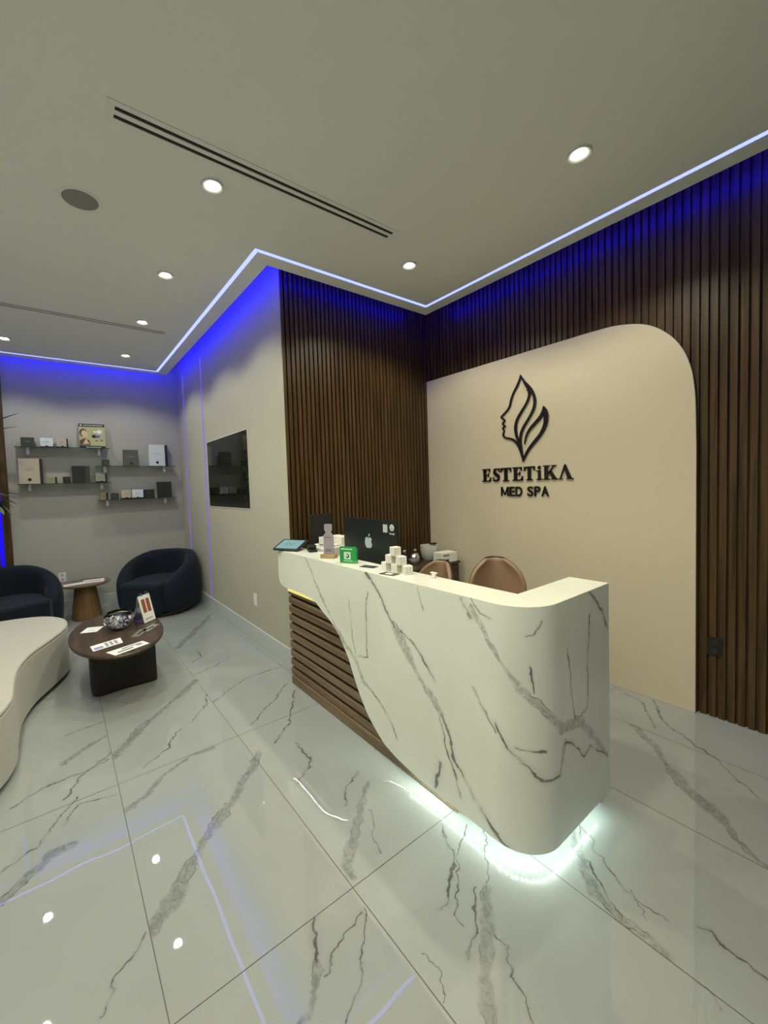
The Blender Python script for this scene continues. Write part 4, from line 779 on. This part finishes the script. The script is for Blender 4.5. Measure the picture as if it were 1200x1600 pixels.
sheet('business_card', rq(1.375, 1.79, .095, .055, -74), ZC, 'black card lying on the counter between the green sign and the white boxes', 'card', m=M_cardb, prints=[('print', .2, .45, .7, .5, ink)])
sheet('business_card', rq(1.335, 1.570, .095, .058, -78), ZC, 'black card with a pale centre lying in front of the stacked white boxes', 'card', m=M_cardb, prints=[('print', .3, .25, .7, .75, M_paper)])
# pyramid of six small white boxes
M_box = mat('white_carton', (.80,.78,.70), .5)
bt = thing('small_white_box', '', 'box', (0, 0, 0), group='pyramid of small white boxes on the counter'); e = .043
bm = bm_new(); box(bm, -e/2, -e/2, 0, e/2, e/2, e); obj('carton', bm, M_box, bt, bevel=.001)
bm = bm_new()
for k, (u, v, w_) in enumerate(((-.010, .030, .012), (.008, .030, .008), (-.012, .020, .010), (.006, .020, .012), (-.008, .010, .016), (.012, .010, .006))):
    box(bm, u-w_/2, -e/2-.0005, v, u+w_/2, -e/2-.0001, v+.004)
    box(bm, -e/2-.0005, u-w_/4, v-.003, -e/2-.0001, u+w_/4, v-.001)
obj('print', bm, mat('carton_ink', (.50,.47,.42), .6), bt)
first = True
for x, y, k, rz, lab in ((1.392, 1.655, 0, -8, 'white box at the far left of the bottom row of the pyramid'), (1.396, 1.580, 0, 4, 'white box in the middle of the bottom row of the pyramid'), (1.400, 1.505, 0, -22, 'white box at the right end of the bottom row of the pyramid'),
                         (1.394, 1.622, 1, 3, 'white box at the left of the second row of the pyramid'), (1.398, 1.548, 1, -14, 'white box at the right of the second row of the pyramid'), (1.396, 1.588, 2, -10, 'topmost white box of the pyramid')):
    o = bt if first else copy_tree(bt); first = False
    o.location = (x, y, ZC+k*(e+.0004)); o.rotation_euler = (0, 0, math.radians(rz)); o['label'] = lab
t = thing('card_holder', 'tiny white stand on the counter beside the swirl of the marble', 'card holder', (1.428, 1.350, ZC))
bm = bm_new(); box(bm, -.006, -.01, 0, .006, .01, .022); box(bm, -.008, -.018, .022, .008, .018, .027); obj('stand', bm, M_box, t, bevel=.001)

# desktop computer seen from behind
t = thing('desktop_computer', 'slim black desktop computer seen from behind, with a pale apple emblem', 'computer', (1.63, 2.11, .7405), rotz=math.radians(90))
# local x -> world y ; local -y faces... the back of the case looks towards -x of the room (local +y)
bm = bm_new(); prism(bm, rrect(.565, .42, .012), -.006, .006, M=Matrix.Translation((0, 0, .275))@Matrix.Rotation(math.radians(90), 4, 'X')); obj('case', bm, mat('dark_case', (.010,.014,.014), .3), t, bevel=.002)
bm = bm_new(); prism(bm, rrect(.55, .33, .004), -.0075, -.0065, M=Matrix.Translation((0, 0, .30))@Matrix.Rotation(math.radians(-90), 4, 'X')@Matrix.Diagonal((1, -1, 1, 1))); obj('display', bm, M_blackgloss, t)
bm = bm_new(); box(bm, -.07, -.07, 0, .07, .08, .008); box(bm, -.05, .004, .008, .05, .012, .2); obj('stand', bm, M_steel, t, bevel=.002)
# emblem and stickers on the back: local frame looking at the back, x to the viewer's right
MBk = Matrix.Translation((0, .0062, 0))@Matrix(((-1, 0, 0, 0), (0, 0, 1, 0), (0, 1, 0, 0), (0, 0, 0, 1)))
ap = smooth_closed([(0, .062), (.018, .068), (.034, .058), (.029, .045), (.030, .032), (.037, .022), (.026, .002), (.012, -.004), (0, -.001), (-.012, -.004), (-.027, .003), (-.037, .028), (-.034, .055), (-.018, .068)], 4)
apm = mat('emblem_silver', (.50,.60,.66), .3, metal=.2)
bm = bm_new(); prism(bm, [(x, y+.295) for x, y in ap], 0, .0008, M=MBk); prism(bm, [(x, y+.295) for x, y in smooth_closed([(.001, .072), (.010, .077), (.015, .092), (.004, .087)], 4)], 0, .0008, M=MBk); obj('emblem', bm, apm, t)
bm = bm_new(); prism(bm, rrect(.135, .095, .006, c=(.205, .425)), 0, .0006, M=MBk); obj('sticker', bm, mat('black_sticker', (.02,.02,.02), .2), t)
bm = bm_new(); lathe(bm, [(0, 0), (.020, 0), (.020, .0004), (0, .0004)], 28, M=MBk@Matrix.Translation((.238, .440, .0007))); obj('sticker_disc', bm, M_paper, t)
bm = text_bm('G', .034, .0002, .0006, align='CENTER'); bmesh.ops.transform(bm, matrix=MBk@Matrix.Translation((.238, .428, .0014)), verts=bm.verts); obj('sticker_letter', bm, inkd, t)
bm = text_bm('Google', .016, .0002, .0002, align='CENTER'); bmesh.ops.transform(bm, matrix=MBk@Matrix.Translation((.238, .398, .0009)), verts=bm.verts); obj('sticker_text', bm, M_paper, t)
bm = bm_new(); prism(bm, rrect(.042, .05, .003, c=(.175, .432)), .0007, .0011, M=MBk); obj('sticker_label', bm, mat('pale_label', (.5,.52,.5), .5), t)

t = thing('monitor', 'black monitor standing behind the counter at its far end, before the slats', 'monitor', (1.625, 2.70, .7405), rotz=math.radians(14))
bm = bm_new(); prism(bm, rrect(.22, .40, .01), -.012, .012, M=Matrix.Translation((0, 0, .295))@Matrix.Rotation(math.radians(90), 4, 'X')); obj('case', bm, M_black, t, bevel=.003)
bm = bm_new(); box(bm, -.07, -.05, 0, .07, .05, .01); box(bm, -.02, -.012, .01, .02, .0, .2); obj('stand', bm, M_black, t, bevel=.002)
t = thing('printer', 'white desktop printer behind the counter, left of the computer', 'printer', (1.60, 2.52, .7405))
bm = bm_new(); box(bm, -.12, -.09, 0, .12, .10, .272); obj('body', bm, M_white, t, bevel=.008)
bm = bm_new(); box(bm, -.105, -.075, .2725, .02, .085, .285); box(bm, .03, -.08, .2725, .11, .08, .335); obj('lid', bm, M_box, t, bevel=.003)
t = thing('acrylic_organizer', 'small white organizer box on top of the printer behind the card reader', 'organizer', (1.525, 2.50, 1.0290))
bm = bm_new()
for k in range(4): box(bm, -.03+.02*k, -.03, 0, -.028+.02*k, .03, .055)
box(bm, -.03, -.03, 0, .032, .03, .003); box(bm, -.03, .028, 0, .032, .03, .055); obj('dividers', bm, M_box, t)

# ================================================================== BEHIND THE DESK
def office_chair(lab, loc, rz, sc=1):
    t = thing('desk_chair', lab, 'chair', loc, math.radians(rz), group='tan desk chairs behind the counter'); t.scale = (sc, sc, sc)
    # bucket back: curved shell, local -Y is the sitter's front
    def shell(off, ztop, wmul, nm, m):
        bm = bm_new(); nu, nv = 20, 14; g = []
        for i in range(nv+1):
            v = i/nv; row = []
            z = .44+v*(ztop-.44); half = (.215+.03*math.sin(v*math.pi*.7))*wmul*math.sqrt(max(.0, 1-max(0, (v-.52)/.48)**2.6)) if v < 1 else .06
            half = max(half, .06)
            for j in range(nu+1):
                u = -1+2*j/nu; row.append(bm.verts.new((u*half, .17+.05*v-.16*(abs(u)**2)*(half/.24)+off, z-.0*abs(u))))
            g.append(row)
        for i in range(nv):
            for j in range(nu): bm.faces.new((g[i][j], g[i][j+1], g[i+1][j+1], g[i+1][j]))
        o = obj(nm, bm, m, t, smooth='all'); s = o.modifiers.new('s', 'SOLIDIFY'); s.thickness = .03 if m is M_tan else .012; s.offset = 0
        b_ = o.modifiers.new('b', 'SUBSURF'); b_.levels = b_.render_levels = 1
    shell(0, .90, .76, 'backrest', M_tan); shell(.022, .906, .78, 'back_shell', M_black)
    bm = bm_new(); prism(bm, rrect(.46, .44, .12), .40, .47, M=Matrix.Translation((0, -.03, 0))); obj('seat', bm, M_tan, t, bevel=.02, seg=3, smooth=True)
    bm = bm_new(); lathe(bm, [(0, .09), (.025, .09), (.025, .40), (0, .40)], 16)
    obj('column', bm, M_black, t, smooth=True)
    for k in range(5):
        a = k*2*math.pi/5; bm = bm_new(); tube(bm, [(0, 0, .10), (.28*math.cos(a), .28*math.sin(a), .065)], [.02, .013]); obj('leg', bm, M_black, t)
        bm = bm_new(); lathe(bm, [(0, -.012), (.025, -.012), (.027, 0), (.025, .012), (0, .012)], 16, M=Matrix.Translation((.28*math.cos(a), .28*math.sin(a), .0275))@Matrix.Rotation(a, 4, 'Z')@Matrix.Rotation(math.pi/2, 4, 'X')); obj('caster', bm, M_black, t, smooth=True)
office_chair('tan leather desk chair with a black shell, the right one, before the beige panel', (2.31, 1.60, 0), -48)
office_chair('tan leather desk chair turned sideways, the left one beside the white boxes', (2.09, 2.07, 0), -92, .955)
t = thing('side_cabinet', 'dark wooden low cabinet in the corner behind the desk', 'cabinet', (2.60, 2.66, 0))
M_cab = wood('cabinet_wood', (.030,.016,.010), (.075,.042,.026), 'X', .4, .8)
bm = bm_new(); box(bm, 2.25, 2.46, .05, 2.93, 2.87, .70); box(bm, 2.28, 2.49, 0, 2.90, 2.84, .05); obj('body', bm, M_cab, t, world=True, bevel=.003)
bm = bm_new(); box(bm, 2.24, 2.445, .70, 2.94, 2.875, .72); obj('top', bm, M_cab, t, world=True, bevel=.002)
for x0, x1 in ((2.26, 2.587), (2.593, 2.92)):
    for z0, z1 in ((.38, .69), (.06, .37)):
        bm = bm_new(); box(bm, x0, 2.447, z0, x1, 2.4595, z1); d = obj('drawer', bm, M_cab, t, world=True, bevel=.002)
        bm = bm_new(); box(bm, (x0+x1)/2-.05, 2.435, (z0+z1)/2+.05, (x0+x1)/2+.05, 2.4465, (z0+z1)/2+.06); obj('handle', bm, M_black, d, world=True)
ZB = .7205
t = thing('white_pot', 'round white pot with a dark lid handle on the cabinet, in the corner', 'pot', (2.80, 2.70, ZB))
bm = bm_new(); lathe(bm, [(0, 0), (.055, 0), (.075, .03), (.085, .09), (.085, .135), (.078, .135), (.078, .09), (.05, .01), (0, .01)], 36); obj('body', bm, mat('matt_white', (.55,.55,.50), .5), t, smooth=True)
bm = bm_new(); box(bm, .02, -.01, .135, .095, .012, .15); obj('spatula', bm, M_black, t)
t = thing('white_carton', 'white cardboard box on the cabinet at the corner of the beige panel', 'box', (2.83, 2.53, ZB), rotz=math.radians(-8))
bm = bm_new(); box(bm, -.09, -.06, 0, .09, .06, .085); obj('carton', bm, M_box, t, bevel=.001)
bm = bm_new(); box(bm, -.07, -.0606, .055, .0, -.0601, .07); box(bm, -.03, -.0606, .01, -.005, -.0601, .03); obj('print', bm, mat('carton_print', (.2,.19,.17), .6), t)
t = thing('chrome_timer', 'small silver ball shaped device on the cabinet behind the left chair', 'device', (2.565, 2.66, ZB))
bm = bm_new(); lathe(bm, [(0, 0), (.03, 0), (.045, .03), (.048, .05)], 28); obj('base', bm, grey, t, smooth='all')
bm = bm_new(); lathe(bm, [(.048, .051), (.044, .075), (.028, .093), (0, .10)], 28); obj('dome', bm, M_steel, t, smooth='all')
for x, y, h_, lab in ((2.50, 2.72, .12, 'small dark bottle left of the silver device on the cabinet'), (2.655, 2.74, .11, 'small dark bottle between the silver device and the white pot')):
    t = thing('dark_bottle', lab, 'bottle', (x, y, ZB)); bm = bm_new(); lathe(bm, [(0, 0), (.025, 0), (.025, h_*.7), (.01, h_*.8), (.01, h_*.86), (0, h_*.86)], 20); obj('body', bm, M_black, t, smooth=True)
    bm = bm_new(); lathe(bm, [(0, h_*.86), (.013, h_*.86), (.013, h_), (0, h_)], 16); obj('cap', bm, grey, t, smooth=True)
